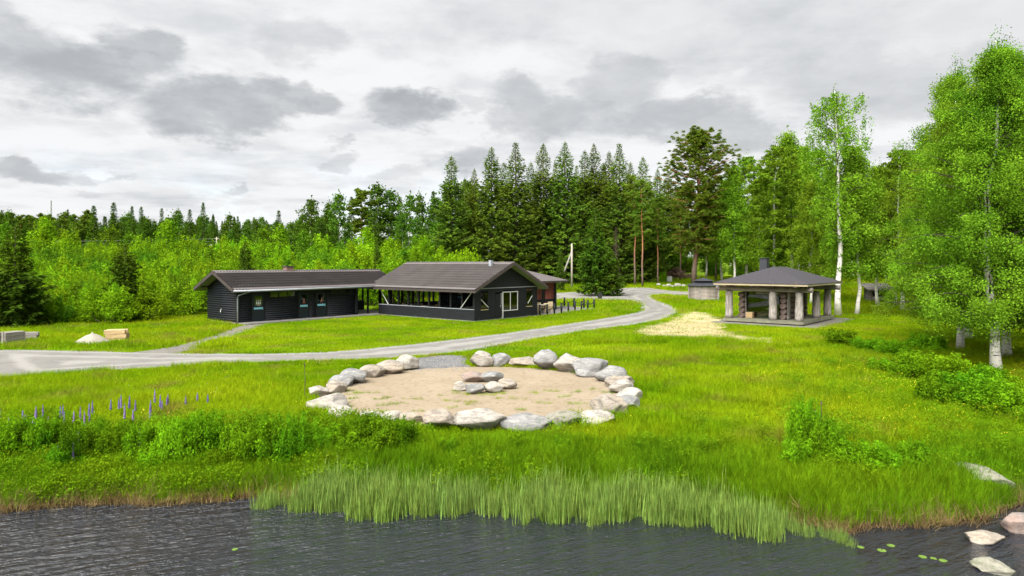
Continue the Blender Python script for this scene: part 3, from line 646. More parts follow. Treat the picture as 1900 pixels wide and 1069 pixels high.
# ---- open log shelter
def shelter():
    r = empty('log_shelter', (KOTA_C[0], KOTA_C[1], 0), TH, 'open log shelter on a timber deck with dark hipped felt roof', 'shelter')
    DX, DY = 7.9, 5.9; zd = .30
    MB().box(.25, DX - .25, .25, DY - .25, -.05, .14).build('deck_frame', M_DLOG, r)
    nbd = 40
    for q in range(nbd): box_part(r, 'deck_board', (DX / 2, (q + .5) * DY / nbd, zd - .025), (DX, DY / nbd - .012, .05), M_DECK)
    for s_, e in (((.02, -.03, .17), (DX - .02, -.03, .17)), ((-.03, .0, .17), (-.03, DY, .17))): MB().beam(s_, e, .05, .15).build('rim_board', M_DECK, r)
    pr = .27
    posts = [(.38, .38), (.38, 2.25), (.38, DY - .35), (4.5, .38), (DX - .38, .38), (DX - .38, DY - .35), (4.5, DY - .35)]
    pm = []
    for v in range(3):
        rr = np.random.default_rng(40 + v); pm.append(MB().tube([(rr.normal(0, .012), rr.normal(0, .012), z) for z in np.linspace(0, 2.06, 9)], [pr * (1.08 - .12 * i / 8) + rr.normal(0, .012) for i in range(9)], 14).mesh('post', M_GPOST, True))
    for i, (x_, y_) in enumerate(posts): link('post', pm[i % 3], r, (x_, y_, zd), (0, 0, i * 1.3))
    for y_ in (.38, DY - .35): log_part(r, (-.55, y_, 2.92), (DX + .55, y_, 2.92), .36, M_DLOG, 'roof_beam', 12)
    for x_ in (.38, DX - .38): log_part(r, (x_, -.55, 2.55), (x_, DY + .65, 2.55), .38, M_GLOG, 'roof_beam', 12)
    for y_ in (.38, 2.25, DY - .35): log_part(r, (.15, y_, 2.80), (1.3, y_, 2.80), .30, M_DLOG, 'beam_end', 10)
    # inner log room
    ld = .40
    for q in range(5):
        z = zd + ld / 2 + q * ld
        for y_ in (4.85, 1.72): log_part(r, (.85 + (.12 if q % 2 else 0), y_, z), (5.6, y_, z), ld * 1.02, M_DLOG, 'log', 12)
        log_part(r, (5.3, 1.3, z + .1), (5.3, 5.2, z + .1), ld, M_DLOG, 'log', 12)
    for y_ in (4.62, 1.46): box_part(r, 'plank_cheek', (1.5, y_, zd + 1.0), (.5, .05, 1.95), M_GPOST)
    MB().box(5.05, 5.1, 1.95, 4.6, zd + .1, 2.35).build('back_panel', M_DLOG, r)
    MB().box(1.5, 1.512, 1.95, 4.6, zd + .02, 2.3).build('glass_screen', M_GLASS, r)
    MB().box(1.45, 1.55, 2.0, 3.9, 2.12, 2.26).build('lintel_board', M_GPOST, r)
    # roof
    e0, e1, f0, f1 = -.62, DX + .62, -.52, DY + .52; ze = 3.0; zr = 4.2; rl = 1.5; xm, ym = DX / 2, DY / 2
    P = [(e0, f0, ze), (e1, f0, ze), (e1, f1, ze), (e0, f1, ze), (xm - rl, ym, zr), (xm + rl, ym, zr)]
    mb = MB(); mb.add(P, [(0, 1, 5, 4), (1, 2, 5), (2, 3, 4, 5), (3, 0, 4)]); mb.add([(p[0], p[1], p[2] - .03) for p in P[:4]], [(0, 3, 2, 1)])
    for i in range(4):
        j = (i + 1) % 4; mb.add([P[i], P[j], (P[j][0], P[j][1], ze - .03), (P[i][0], P[i][1], ze - .03)], [(0, 1, 2, 3)])
    mb.build('roof', M_FELT, r)
    MB().box(e0 + .03, e1 - .03, f0 + .03, f0 + .06, ze - .16, ze - .033).box(e0 + .03, e0 + .06, f0 + .06, f1 - .06, ze - .16, ze - .033).box(e0 + .03, e1 - .03, f1 - .06, f1 - .03, ze - .16, ze - .033).box(e1 - .06, e1 - .03, f0 + .06, f1 - .06, ze - .16, ze - .033).build('fascia', M_PALE, r)
    MB().box(e0 + .07, e1 - .07, f0 + .07, f1 - .07, ze - .07, ze - .04).build('soffit', M_PALE, r)
    ch = MB().box(xm - .28, xm + .28, ym + .9, ym + 1.45, 3.7, 4.86).build('chimney', M_CHIM, r)
    MB().box(xm - .34, xm + .34, ym + .84, ym + 1.51, 4.862, 4.90).build('chimney_cap', M_CHIM, ch)
    # added bowl form: its pale colour stands in for reflected light inside
    h = empty('reflection_bowl', (KOTA_C[0] + (U * 2.9 + W * 3.2).x, KOTA_C[1] + (U * 2.9 + W * 3.2).y, zd), TH, 'added pale bowl form standing in for reflected light inside the log shelter', 'reflection_bowl')
    MB().tube([(0, 0, 0), (0, 0, .5)], [.28, .22], 12).build('foot', M_BLK, h)
    MB().tube([(0, 0, .5), (0, 0, .58), (0, 0, .72)], [.18, .4, .52], 20).build('bowl', M_REFLECTION, h, True)
    for k, y_ in enumerate((2.7, 3.8)):
        l = empty('wall_lamp', (KOTA_C[0] + (U * 4.98 + W * y_).x, KOTA_C[1] + (U * 4.98 + W * y_).y, 1.75), TH, 'small white wall lamp inside the open log shelter', 'lamp', 'lamps in the shelter')
        MB().tube([(0, 0, 0), (-.02, 0, .12)], [.07, .05], 8).build('lamp_shade', M_WHITE, l); MB().box(-.02, .06, -.03, .03, .1, .16).build('bracket', M_BLK, l)
    c_ = Vector(KOTA_C) + U * 1.2 + W * 4.25
    b = empty('firewood_box', (c_.x, c_.y, zd), TH, 'small pale timber box on the shelter deck', 'box')
    for q in range(3): MB().box(-.2, .2, -.25, .25, .02 + q * .15, .15 + q * .15).build('board', M_TIMBERY, b)
shelter()

# ---- small log hut with a smoke lantern
def hut():
    x, y = at(1311, 559); r = empty('log_hut', (x, y + 1.2, gz1(x, y)), math.radians(14), 'small silver-grey log hut with black smoke lantern on its roof', 'hut')
    r.scale = (.86, .86, .9)
    a = 1.28; n = 11; ld = .165
    MB().box(-a, a, -a, a, -.3, 1.75).build('wall_core', M_DLOG, r)
    for q in range(n):
        z = .1 + q * ld
        for s_ in (-1, 1):
            log_part(r, (-a - .1, s_ * a, z), (a + .1, s_ * a, z), ld * 1.04, M_SHEDLOG); log_part(r, (s_ * a, -a - .1, z + .03), (s_ * a, a + .1, z + .03), ld * 1.04, M_SHEDLOG)
    for sx in (-1, 1):
        for sy in (-1, 1): box_part(r, 'corner_board', (sx * a, sy * (a + .1), .9), (.2, .05, 1.9), M_GPOST)
    e = a + .35
    P = [(-e, -e, 1.82), (e, -e, 1.82), (e, e, 1.82), (-e, e, 1.82), (0, 0, 2.5)]
    mb = MB(); mb.add(P, [(0, 1, 4), (1, 2, 4), (2, 3, 4), (3, 0, 4), (3, 2, 1, 0)]); mb.build('roof', M_CHIM, r)
    l = MB().box(-.8, .8, -.8, .8, 2.05, 2.42).build('lantern', M_BLK, r)
    e = 1.0; P = [(-e, -e, 2.40), (e, -e, 2.40), (e, e, 2.40), (-e, e, 2.40), (0, 0, 2.78)]
    mb = MB(); mb.add(P, [(0, 1, 4), (1, 2, 4), (2, 3, 4), (3, 0, 4), (3, 2, 1, 0)]); mb.build('lantern_roof', M_CHIM, l)
hut()
def lean_to():
    x, y = at(1634, 561); r = empty('lean_to', (x, y, gz1(x, y)), math.radians(-6), 'small low log lean-to with dark opening among the birches', 'shelter')
    for q in range(3): log_part(r, (-.95, 0, .12 + q * .2), (.95, 0, .12 + q * .2), .21, M_SHEDLOG)
    for q in range(7):
        for s_ in (-.95, .95): log_part(r, (s_, -.1, .12 + q * .2), (s_, 1.7, .12 + q * .2), .21, M_GLOG)
        log_part(r, (-1.0, 1.6, .12 + q * .2), (1.0, 1.6, .12 + q * .2), .21, M_DLOG)
    MB().poly([(-1.5, -.7, 1.25), (1.4, -.7, 1.25), (1.4, 1.9, 1.85), (-1.5, 1.9, 1.85)], (0, 0, .1)).build('roof', M_TIMBER, r)
lean_to()
# ------------------------------------------------------------------ rocks
def rock_mesh(name, seed, dims, mat, sub=4, planes=13):
    r = np.random.default_rng(seed); bm = bmesh.new(); bmesh.ops.create_icosphere(bm, subdivisions=sub, radius=1.0)
    V = np.array([v.co for v in bm.verts])
    for k in range(planes):
        n = r.normal(size=3); n[2] *= .8; n /= np.linalg.norm(n); h = r.uniform(.58, .88); d = V @ n - h
        V = V - np.outer(np.clip(d, 0, None), n) * 1.0
    nz = sum(a * np.sin(V @ r.normal(size=3) * f + r.uniform(0, 6)) for a, f in ((.03, 3), (.022, 6), (.014, 11), (.01, 19), (.006, 31)))
    V = V * (1 + nz)[:, None]
    mn, mx = V.min(0), V.max(0); V = (V - (mn + mx) / 2) / (mx - mn); V[:, 2] += .5
    V[:, :2] *= (1.06 - .12 * V[:, 2:3])
    V = V * np.array(dims)
    for v, c in zip(bm.verts, V): v.co = c
    me = bpy.data.meshes.new(name); bm.to_mesh(me); bm.free(); me.materials.append(mat)
    me.polygons.foreach_set('use_smooth', np.ones(len(me.polygons), bool))
    return me
Z4 = 1900 / 670
RM = {'w': M_ROCKW, 'g': M_ROCKG, 'b': M_ROCKB, 'p': M_ROCKP, 'm': M_ROCKM}
RING = [((918, 1025, 75, 160), 'w', 'tall pale boulder with a peaked top, right of the gravel gap'), ((1027, 1122, 88, 157), 'g', 'rounded grey boulder beside the tall peaked pale one'),
        ((1127, 1252, 108, 160), 'b', 'low long grey-beige boulder at the back of the ring'), ((1255, 1368, 75, 178), 'g', 'tall pointed grey boulder at the back of the ring'),
        ((1365, 1508, 93, 190), 'w', 'big white boulder beside the pointed grey one'), ((1470, 1640, 120, 214), 'g', 'wide dark grey boulder beside the big white one'),
        ((1588, 1740, 160, 243), 'g', 'grey slab boulder after the wide dark grey one'), ((1645, 1778, 205, 275), 'b', 'beige boulder behind the two stacked white ones'),
        ((1660, 1775, 228, 302), 'w', 'white boulder resting before the beige one'), ((1690, 1820, 276, 345), 'w', 'white boulder at the outermost bend by the meadow'),
        ((1690, 1812, 318, 392), 'g', 'grey boulder half under the white one at the bend'), ((1572, 1742, 315, 437), 'b', 'big cream boulder with a peaked top near the bend'),
        ((1497, 1670, 400, 478), 'w', 'long white boulder lying before the big cream one'), ((1305, 1497, 405, 482), 'm', 'low mossy greenish boulder sunk in the grass'),
        ((1090, 1333, 428, 514), 'g', 'long grey striped boulder facing the lake'), ((838, 1087, 402, 522), 'w', 'largest blocky white-grey boulder facing the lake'),
        ((665, 832, 410, 512), 'b', 'beige boulder at the edge of the leafy shrub'), ((540, 650, 405, 465), 'b', 'beige boulder mostly hidden by the leafy shrub'), ((440, 545, 400, 455), 'w', 'white boulder deep behind the leafy shrub'),
        ((320, 420, 400, 448), 'w', 'small white boulder showing at the end of the shrub'), ((175, 285, 358, 440), 'w', 'white wedge-shaped boulder near the end of the shrub'), ((55, 225, 312, 396), 'w', 'long white boulder on the meadow side by the yellow flowers'),
        ((62, 150, 262, 322), 'w', 'low white boulder touching the long white one'), ((145, 240, 235, 302), 'b', 'striped beige boulder in the row toward the road'), ((165, 275, 205, 267), 'g', 'grey-white flat boulder in the row toward the road'),
        ((237, 345, 172, 250), 'g', 'grey wedge boulder in the row toward the road'), ((330, 437, 152, 219), 'b', 'beige boulder after the grey wedge'), ((420, 540, 130, 199), 'b', 'brownish rough boulder next to the last pale one'), ((525, 622, 98, 177), 'w', 'pale boulder at the other side of the gravel gap')]
for i, ((a, b, c, d), m, lab) in enumerate(RING):
    px = 550 + (a + b) / 2 / Z4; py = 630 + d / Z4; x, y = at(px, py - 3)
    w = (b - a) / Z4 / F * y * (1.18 if i < 17 else 1.34); h = (d - c) / Z4 / F * y * 1.12; dep = min(w, 1.2) * .9
    o = link('boulder', rock_mesh('boulder', 100 + i * 3, (w, dep, h), RM[m]), None, (x, y + dep * .45, gz1(x, y + dep * .4) - h * .06)); tag(o, lab, 'boulder', 'boulders of the fire pit ring')
PIT = [((828, 895, 222, 280), 'w', 'whitish block stone at the end of the small fire pit', .0), ((865, 980, 208, 248), 'p', 'long pinkish stone at the back of the small fire pit', .15), ((888, 988, 238, 298), 'g', 'grey-white split stone at the front of the small fire pit', 0), ((972, 1082, 203, 244), 'g', 'flat dark grey slab lying over the fire pit back', .16), ((988, 1092, 230, 292), 'w', 'pale rounded stone at the front of the small fire pit', 0), ((1062, 1155, 215, 272), 'b', 'beige slanting stone at the end of the small fire pit', 0)]
for i, ((a, b, c, d), m, lab, lift) in enumerate(PIT):
    px = 550 + (a + b) / 2 / Z4; py = 630 + d / Z4; x, y = at(px, py)
    if i in (1, 3): y = 25.35
    w = (b - a) / Z4 / F * y * 1.15; h = (d - c) / Z4 / F * y * .95
    o = link('fire_pit_stone', rock_mesh('fire_pit_stone', 300 + i * 5, (w, w * .75, h if i not in (1, 3) else .4), RM[m], 4), None, (x, y + w * .35, .03)); tag(o, lab, 'stone', 'stones of the fire pit')
for i, (px, py, w, dp, h, lab, rz, m) in enumerate([(1806, 893, 1.55, .95, .42, 'large flat tan rock slab on the grassy bank', -.5, 'm'), (1830, 1003, .80, .5, .26, 'pale striped rock in the shallow water', .1, 'b'), (1840, 1058, .65, .45, .24, 'small grey wedge rock sticking out of the water', -.3, 'm'), (1893, 985, .7, .6, .40, 'reddish brown rock at the mouth of the little inlet', .2, 'p')]):
    if py > 960: y = (CH - ZW) * F / (py - HY); x = (px - CX) / F * y; z = ZW - .06
    else: x, y = at(px, py); z = gz1(x, y) - .05
    o = link('shore_rock', rock_mesh('shore_rock', 500 + i, (w, dp, h), RM[m], 4), None, (x, y, z), (.0, .12 if i == 0 else 0, rz)); tag(o, lab, 'rock')
for i, (px, py, s) in enumerate([(1222, 531, .7), (1232, 533, .55), (1241, 533, .8), (1248, 534, .6), (1257, 533, .9), (1268, 533, .7)]):
    x, y = at(px, py); o = link('verge_stone', rock_mesh('verge_stone', 520 + i, (s, s * .8, s * .6), M_ROCKW, 3), None, (x, y, gz1(x, y) - .03)); tag(o, 'white verge stone lying in a row before the brush pile', 'stone', 'white stones along the road verge')

# ------------------------------------------------------------------ yard things
def timber_stack(px, py, rz, L_, rows, cols, s, mat, label, spacer=False):
    x, y = at(px, py); r = empty('timber_stack', (x, y, gz1(x, y)), rz, label, 'timber stack')
    for k in range(rows):
        for c in range(cols):
            box_part(r, 'beam', (random.uniform(-.06, .06), c * (s * 1.06), s * .55 + k * s * 1.04), (L_, s, s), mat, .012)
    return r
a = timber_stack(28, 640, 1.25, 1.1, 3, 3, .23, M_TIMBER, 'grey weathered timber stack at the road edge')
x, y = at(28, 640)
for dx in (-.32, -.05, .22): box_part(a, 'upright_board', (-.62, .06 + (dx + .32) * 1.2, .4), (.04, .14, .78), M_TIMBER)
a = timber_stack(52, 634, .28, 1.0, 3, 2, .17, M_TIMBER, 'low bundle of long grey beams behind the weathered stack')
a = timber_stack(215, 636, .32, 1.05, 3, 3, .23, M_TIMBERY, 'yellowish timber stack beside the gravel heap')
def gravel_heap():
    x, y = at(161, 641); n, m = 14, 36; V = [(0, 0, .70)]; Fs = []; r = np.random.default_rng(3)
    for i in range(1, n + 1):
        for k in range(m):
            t = i / n; a_ = 2 * math.pi * k / m; rad = t * (1.02 + .10 * math.sin(a_ * 2 + 1) + .05 * math.sin(a_ * 5)); z = .70 * (1 - t) ** 1.0 * (1 - .18 * math.exp(-t * 6)) + r.normal(0, .012)
            V.append((rad * math.cos(a_), rad * math.sin(a_), max(z, -.03) if i < n else -.06))
    for k in range(m): Fs.append((0, 1 + k, 1 + (k + 1) % m))
    for i in range(n - 1):
        for k in range(m): b = 1 + i * m; Fs.append((b + k, b + m + k, b + m + (k + 1) % m)); Fs.append((b + k, b + m + (k + 1) % m, b + (k + 1) % m))
    o = link('gravel_heap', mesh_np('gravel_heap', V, Fs, M_PILE, True), None, (x, y + .5, gz1(x, y))); tag(o, 'pale conical gravel heap beside the road', 'gravel heap')
gravel_heap()
# patio posts with rope
PV = Vector(PAV_C)
pp = [PV + U * (8.3 + 1.06 * i) + W * .1 for i in range(9)]
pp += [pp[-1] + W * (1.15 * k) for k in (1, 2, 3)]
pm = MB().tube([(0, 0, -.1), (0, 0, .9)], .085, 10).mesh('shaft', M_BLACKP, True); pc = MB().tube([(0, 0, .9), (0, 0, .93)], [.1, .06], 10).mesh('cap', M_BLACKP)
for i, p in enumerate(pp):
    g = empty('fence_post', (p.x, p.y, gz1(p.x, p.y)), 0, 'short black bollard of the patio fence', 'post', 'black posts around the patio'); link('shaft', pm, g); link('cap', pc, g)
for i in range(len(pp) - 1):
    a_, b_ = pp[i], pp[i + 1]; pts = []
    for q in range(7):
        t = q / 6; p = a_.lerp(b_, t); pts.append((p.x, p.y, gz1(p.x, p.y) + .72 - .22 * 4 * t * (1 - t)))
    o = MB().tube(pts, .022, 6).build('fence_rope', M_BLK); tag(o, 'thin dark rope sagging between two patio posts', 'rope', 'ropes of the patio fence')
def chair_at(p, z, rz, label, group):
    g = empty('wicker_chair', (p.x, p.y, z), rz, label, 'chair', group); ms = chair_at.m
    link('seat', ms[0], g); link('backrest', ms[1], g)
    for sx in (-1, 1):
        link('armrest', ms[2], g, (sx * .26, 0, 0))
        for sy in (-1, 1): link('leg', ms[3], g, (sx * .24, sy * .22, 0))
chair_at.m = [MB().box(-.24, .24, -.24, .24, .36, .46).mesh('seat', M_WICKER, bevel=.02), MB().box(-.27, .27, .2, .28, .4, .86).mesh('backrest', M_WICKER, bevel=.02), MB().box(-.03, .03, -.26, .2, .58, .63).box(-.025, .025, -.24, -.18, .44, .58).mesh('armrest', M_WICKER), MB().box(-.025, .025, -.025, .025, 0, .36).mesh('leg', M_WICKER)]
def table_at(p, z, rz, label, group):
    g = empty('table', (p.x, p.y, z), rz, label, 'table', group); ms = table_at.m; link('table_top', ms[0], g)
    for sx in (-1, 1):
        for sy in (-1, 1): link('leg', ms[1], g, (sx * .55, sy * .3, 0))
table_at.m = [MB().box(-.65, .65, -.4, .4, .70, .75).mesh('table_top', M_TABLE, bevel=.01), MB().box(-.03, .03, -.03, .03, 0, .70).mesh('leg', M_TABLE)]
for a_, b_, rz in ((9.0, .9, .3), (9.6, 1.7, 2.2), (10.5, .9, -.5), (10.9, 1.9, 1.2), (12.3, 2.1, 2.8)):
    p = PV + U * a_ + W * b_; chair_at(p, gz1(p.x, p.y) + .05, TH + rz, 'beige wicker armchair on the paved patio', 'wicker chairs on the patio')
p = PV + U * 10.0 + W * 1.25; table_at(p, gz1(p.x, p.y) + .05, TH, 'grey wooden table among the wicker chairs on the patio', None)
for k, (a_, b_) in enumerate(((2.0, 2.0), (2.0, 4.6), (2.2, 7.4), (2.4, 9.8), (5.4, 3.0), (5.6, 8.6))):
    p = PV + U * a_ + W * b_; table_at(p, .13, TH + .1 * k, 'grey wooden table under the pavilion roof', 'tables in the pavilion')
    for s_ in (-1, 1):
        q = p + (U * (.1) + W * s_ * .75); chair_at(q, .13, TH + (0 if s_ > 0 else math.pi) + .2, 'beige wicker chair at a table under the pavilion roof', 'wicker chairs in the pavilion')
p = PV + U * 4.4 + W * 4.3; g = empty('litter_bin', (p.x, p.y, .13), TH, 'green plastic bin under the pavilion roof', 'bin'); MB().tube([(0, 0, 0), (0, 0, 1.3)], [.24, .33], 12).build('bin_body', M_GREENB, g); MB().tube([(0, 0, 1.3), (0, 0, 1.38)], [.36, .34], 12).build('lid', M_GREENB, g)
x, y = at(1113, 556); g = empty('notice_board', (x, y, gz1(x, y)), -.1, 'small black board standing on the verge by the short spruces', 'board'); MB().box(-.24, .24, -.03, .03, .1, .76).build('panel', M_BLK, g, bevel=.01); MB().box(-.22, -.17, -.02, .02, -.1, .1).box(.17, .22, -.02, .02, -.1, .1).build('foot', M_BLK, g)
x, y = at(1241, 525); g = empty('utility_cabinet', (x, y, gz1(x, y)), .1, 'light grey utility cabinet before the brush pile', 'cabinet'); MB().box(-.42, .42, -.2, .2, .1, .95).build('cabinet_body', M_CAB, g, bevel=.01); MB().box(-.40, -.01, -.215, -.202, .14, .9).build('door', M_CAB, g); MB().box(.01, .40, -.215, -.202, .14, .9).build('door', M_CAB, g); MB().box(-.4, .4, -.18, .18, -.1, .1).build('plinth', M_CONC, g)
def brush_pile():
    x, y = at(1242, 519); y += 1; x = (1243 - CX) / F * y; g = empty('brush_pile', (x, y, gz1(x, y)), 0, 'brown heap of dead branches at the wood edge', 'brush pile'); r = np.random.default_rng(11)
    for nm, n, rad in (('branches', 520, .03), ('thick_limbs', 60, .07)):
        mb = MB()
        for i in range(n):
            a_ = r.uniform(-3.6, 3.6); top = 1.9 * (1 - (a_ / 4.1) ** 2) * (.75 + .25 * math.sin(a_ * 2)); c = Vector((a_, r.normal(0, .8), r.uniform(0, max(.2, top)))); d = Vector((r.normal(0, 1), r.normal(0, .6), r.normal(0, .35))).normalized() * r.uniform(.4, 1.1)
            mb.tube([c - d, c + d * .2 + Vector((0, 0, r.normal(0, .08))), c + d], [rad, rad * .8, rad * .4], 4, False)
        tag(mb.build(nm, M_BRUSH, g), kind='stuff')
brush_pile()
# poles, wires, mast
def utility_pole(px, D, ztop_px, r0, label, brace=True):
    x, y, z = place(px, D); h = CH + (HY - ztop_px) / F * D - z; g = empty('utility_pole', (x, y, z), 0, label, 'pole')
    MB().tube([(0, 0, -.3), (0, 0, h)], [r0, r0 * .75], 10).build('shaft', M_POLE, g, True)
    if brace: MB().tube([(-1.9, .3, -.3), (-.05, 0, h * .8)], [r0 * .85, r0 * .75], 8).build('stay', M_TIMBER, g, True)
    else: MB().beam((-.5, 0, h - .3), (.5, 0, h - .3), .12, .12).build('crossarm', M_POLE, g)
    return x, y, z + h
utility_pole(1061, at(1061, 534)[1], 452, .15, 'pale wooden utility pole with a slanting stay by the kiosk')
A = utility_pole(402, 135, 440, .16, 'pale utility pole rising from the willow scrub', False); utility_pole(392, 138, 452, .12, 'shorter grey pole beside the wire-carrying one', False)
for k, (dz, e) in enumerate(((-.3, (-150, 120)), (-.9, (-150, 120)))):
    ex = Vector((e[0], e[1], CH + (HY - 440) / F * e[1] + dz)); p0 = Vector((A[0], A[1], A[2] + dz)); pts = []
    for q in range(25): t = q / 24; p = p0.lerp(ex, t); p.z -= 1.2 * 4 * t * (1 - t) * .5; pts.append(p)
    tag(MB().tube(pts, .016, 5).build('power_line', M_WIRE), 'thin grey power line crossing above the willow scrub', 'wire', 'power lines over the scrub')
x, y, z = place(95, 300); g = empty('radio_mast', (x, y, z), 0, 'thin grey lattice mast rising beyond the pine wood', 'mast'); h = CH + (HY - 372) / F * 300 - z
mb = MB()
for k in range(3): mb.tube([(.5 * math.cos(k * 2.1), .5 * math.sin(k * 2.1), 0), (.2 * math.cos(k * 2.1), .2 * math.sin(k * 2.1), h)], .09, 5)
mb.build('legs', M_WIRE, g); mb = MB()
for q in range(20):
    t = q / 20; rr_ = .5 - .3 * t
    for k in range(3): mb.beam((rr_ * math.cos(k * 2.1), rr_ * math.sin(k * 2.1), h * t), (rr_ * math.cos((k + 1) * 2.1), rr_ * math.sin((k + 1) * 2.1), h * (t + .05)), .06, .06)
mb.build('lattice', M_WIRE, g)
# ------------------------------------------------------------------ vegetation generators
def unit(a): return a / (np.linalg.norm(a, axis=-1, keepdims=True) + 1e-9)
def leaf_quads(c, size, r, aspect=.62, axis=None, jitter=1.0, flat=0.0):
    """diamond leaves: centres c, lengths size; axis = preferred long direction"""
    n = len(c); a = r.normal(size=(n, 3))
    if axis is not None: a = axis + a * jitter
    a = unit(a); b = r.normal(size=(n, 3)); b[:, 2] *= (1 - flat); b = unit(np.cross(a, np.cross(b, a) if flat == 0 else np.column_stack([b[:, 0], b[:, 1], b[:, 2] + flat * 3])))
    s = np.broadcast_to(np.asarray(size, float).reshape(-1, 1) if np.ndim(size) else np.full((n, 1), size), (n, 1)) * .5
    V = np.stack([c - a * s, c + b * s * aspect, c + a * s, c - b * s * aspect], 1).reshape(-1, 3)
    return V, np.arange(n * 4).reshape(-1, 4)
def tubes_np(mb, ps, rs, n=5): mb.tube(ps, rs, n, False)
def broadleaf(seed, h, cb, R, nl, ncl, nleaf, ls, weep=.35, r0=None, lean=0.0, narrow=1.0, clump=.42, rise=.75, pw=.8, open_top=False):
    """birch-like tree: returns (trunk MB, leaf centres, leaf sizes)"""
    r = np.random.default_rng(seed); mb = MB(); lb = MB(); K = 14; zs_ = np.linspace(0, 1, K)
    wx = np.cumsum(r.normal(0, .006 * h, K)) + lean * h * zs_ ** 1.5; wy = np.cumsum(r.normal(0, .006 * h, K)); wx -= wx[0]; wy -= wy[0]
    r0 = r0 or (.011 * h + .02)
    rad = r0 * (1 - zs_ * .93) * (1 + .35 * np.exp(-zs_ * 30))
    tr = np.column_stack([wx, wy, zs_ * h]); mb.tube([tuple(p) for p in tr] , list(rad), 10, True)
    P = lambda t: np.array([np.interp(t, zs_, wx), np.interp(t, zs_, wy), t * h])
    cen = []
    for i in range(nl):
        q = (i + r.uniform(0, 1)) / nl; t = cb + (1 - cb) * q * .97
        prof = (.70 + .60 * q) * (1 - q) ** pw + .05
        if open_top: prof = (.38 + .95 * q) * (1 - q ** 4) + .08
        L_ = R * narrow * prof * r.uniform(.65, 1.2) * 1.15; az = i * 2.39996 + r.normal(0, .3); d = np.array([math.cos(az), math.sin(az), 0])
        st = P(t); up = rise * (1.15 - .4 * (1 - q)) * r.uniform(.7, 1.2); pts = []
        for s_ in np.linspace(0, 1, 6): pts.append(st + d * L_ * s_ + np.array([0, 0, L_ * (up * s_ - min(weep, .4) * 1.1 * s_ ** 2.4)]))
        lb.tube([tuple(p) for p in pts], [max(.006, r0 * .24 * (1 - q * .6) * (1 - .88 * s_)) for s_ in np.linspace(0, 1, 6)], 4, False)
        pts = np.array(pts)
        k = max(2, int(ncl * (.5 + .8 * prof)))
        for c in range(k):
            s_ = r.uniform(.22, 1.05); p = np.array([np.interp(s_, np.linspace(0, 1, 6), pts[:, j]) for j in range(3)])
            side = np.array([-d[1], d[0], 0]); p = p + side * r.normal(0, .24) * L_ * .55 + np.array([0, 0, r.normal(0, .12)])
            m = int(nleaf * r.uniform(.4, 1.5)); g = np.clip(r.normal(0, 1, (m, 3)), -1.7, 1.7) * np.array([clump, clump, clump * .62]) * r.uniform(.6, 1.15)
            if open_top: g = np.column_stack([r.normal(0, .11, m), r.normal(0, .11, m), -np.abs(r.uniform(-.15, weep * r.uniform(.5, 1.3), m))])
            elif weep > .3: g[:, 2] -= np.abs(r.normal(0, weep * .9, m))
            cen.append(p + g)
    top = P(1.0); cen.append(top + r.normal(0, 1, (nleaf // 2, 3)) * np.array([.14, .14, .35]))
    cen = np.concatenate(cen); siz = ls * r.uniform(.65, 1.3, len(cen)); return mb, lb, cen, siz
def spruce(seed, h, R, n_spray=1.0, r0=None, bare=.03, droop=.35, dens=1.0):
    r = np.random.default_rng(seed); mb = MB(); r0 = r0 or .011 * h + .03
    mb.tube([(0, 0, -.2), (0, 0, h * .5), (0, 0, h)], [r0, r0 * .6, .015], 8)
    cs, ax, sz = [], [], []; z = bare * h
    while z < h * .985:
        q = z / h; L0 = R * (1 - q) ** .74 * (1 if q > .12 else .75 + q * 2) * (.9 + .2 * math.sin(z * 1.7 + seed)); nb_ = int((7 if q < .8 else 6) * dens + r.uniform(0, 1.5)); a0 = r.uniform(0, 6.28)
        for b in range(nb_):
            L_ = L0 * r.uniform(.62, 1.18) + .06; az = a0 + b * 2 * math.pi / nb_ + r.normal(0, .15); d = np.array([math.cos(az), math.sin(az), 0]); side = np.array([-d[1], d[0], 0])
            dr = droop * (1 - q * 1.35) * r.uniform(.7, 1.25)
            if L_ > 1.2: mb.tube([tuple(np.array([0, 0, z]) + d * L_ * s_ + np.array([0, 0, -dr * L_ * s_ + .22 * L_ * s_ ** 3])) for s_ in (0, .45, .9)], [.03, .02, .008], 3, False)
            k = max(7, int(L_ * 10 * n_spray)); s_ = np.sqrt(r.uniform(.03, 1, k)); 
            p = np.array([0, 0, z]) + d * (L_ * s_)[:, None] + np.array([0, 0, 1.0]) * (-dr * L_ * s_ + .22 * L_ * s_ ** 3)[:, None]
            sd_ = r.choice([-1, 1], k); ln = (.36 + .30 * (1 - s_)) * min(1.0, .26 + L_ * .42) * r.uniform(.7, 1.3, k)
            a = d * .75 + side * (sd_ * .75)[:, None] + np.array([0, 0, 1.0]) * r.normal(-.38 if q < .85 else .15, .25, k)[:, None]; a = unit(a)
            cs.append(p + a * (ln * .4)[:, None] + r.normal(0, .05, (k, 3))); ax.append(a); sz.append(ln)
        z += (.42 if h > 12 else .36) * (1.0 - .45 * q)
    # leader
    k = 10; cs.append(np.column_stack([r.normal(0, .04, k), r.normal(0, .04, k), h - r.uniform(0, .7, k)])); ax.append(np.tile([0, 0, 1.0], (k, 1))); sz.append(np.full(k, .3))
    c = np.concatenate(cs); a = np.concatenate(ax); s = np.concatenate(sz)
    return mb, c, a, s
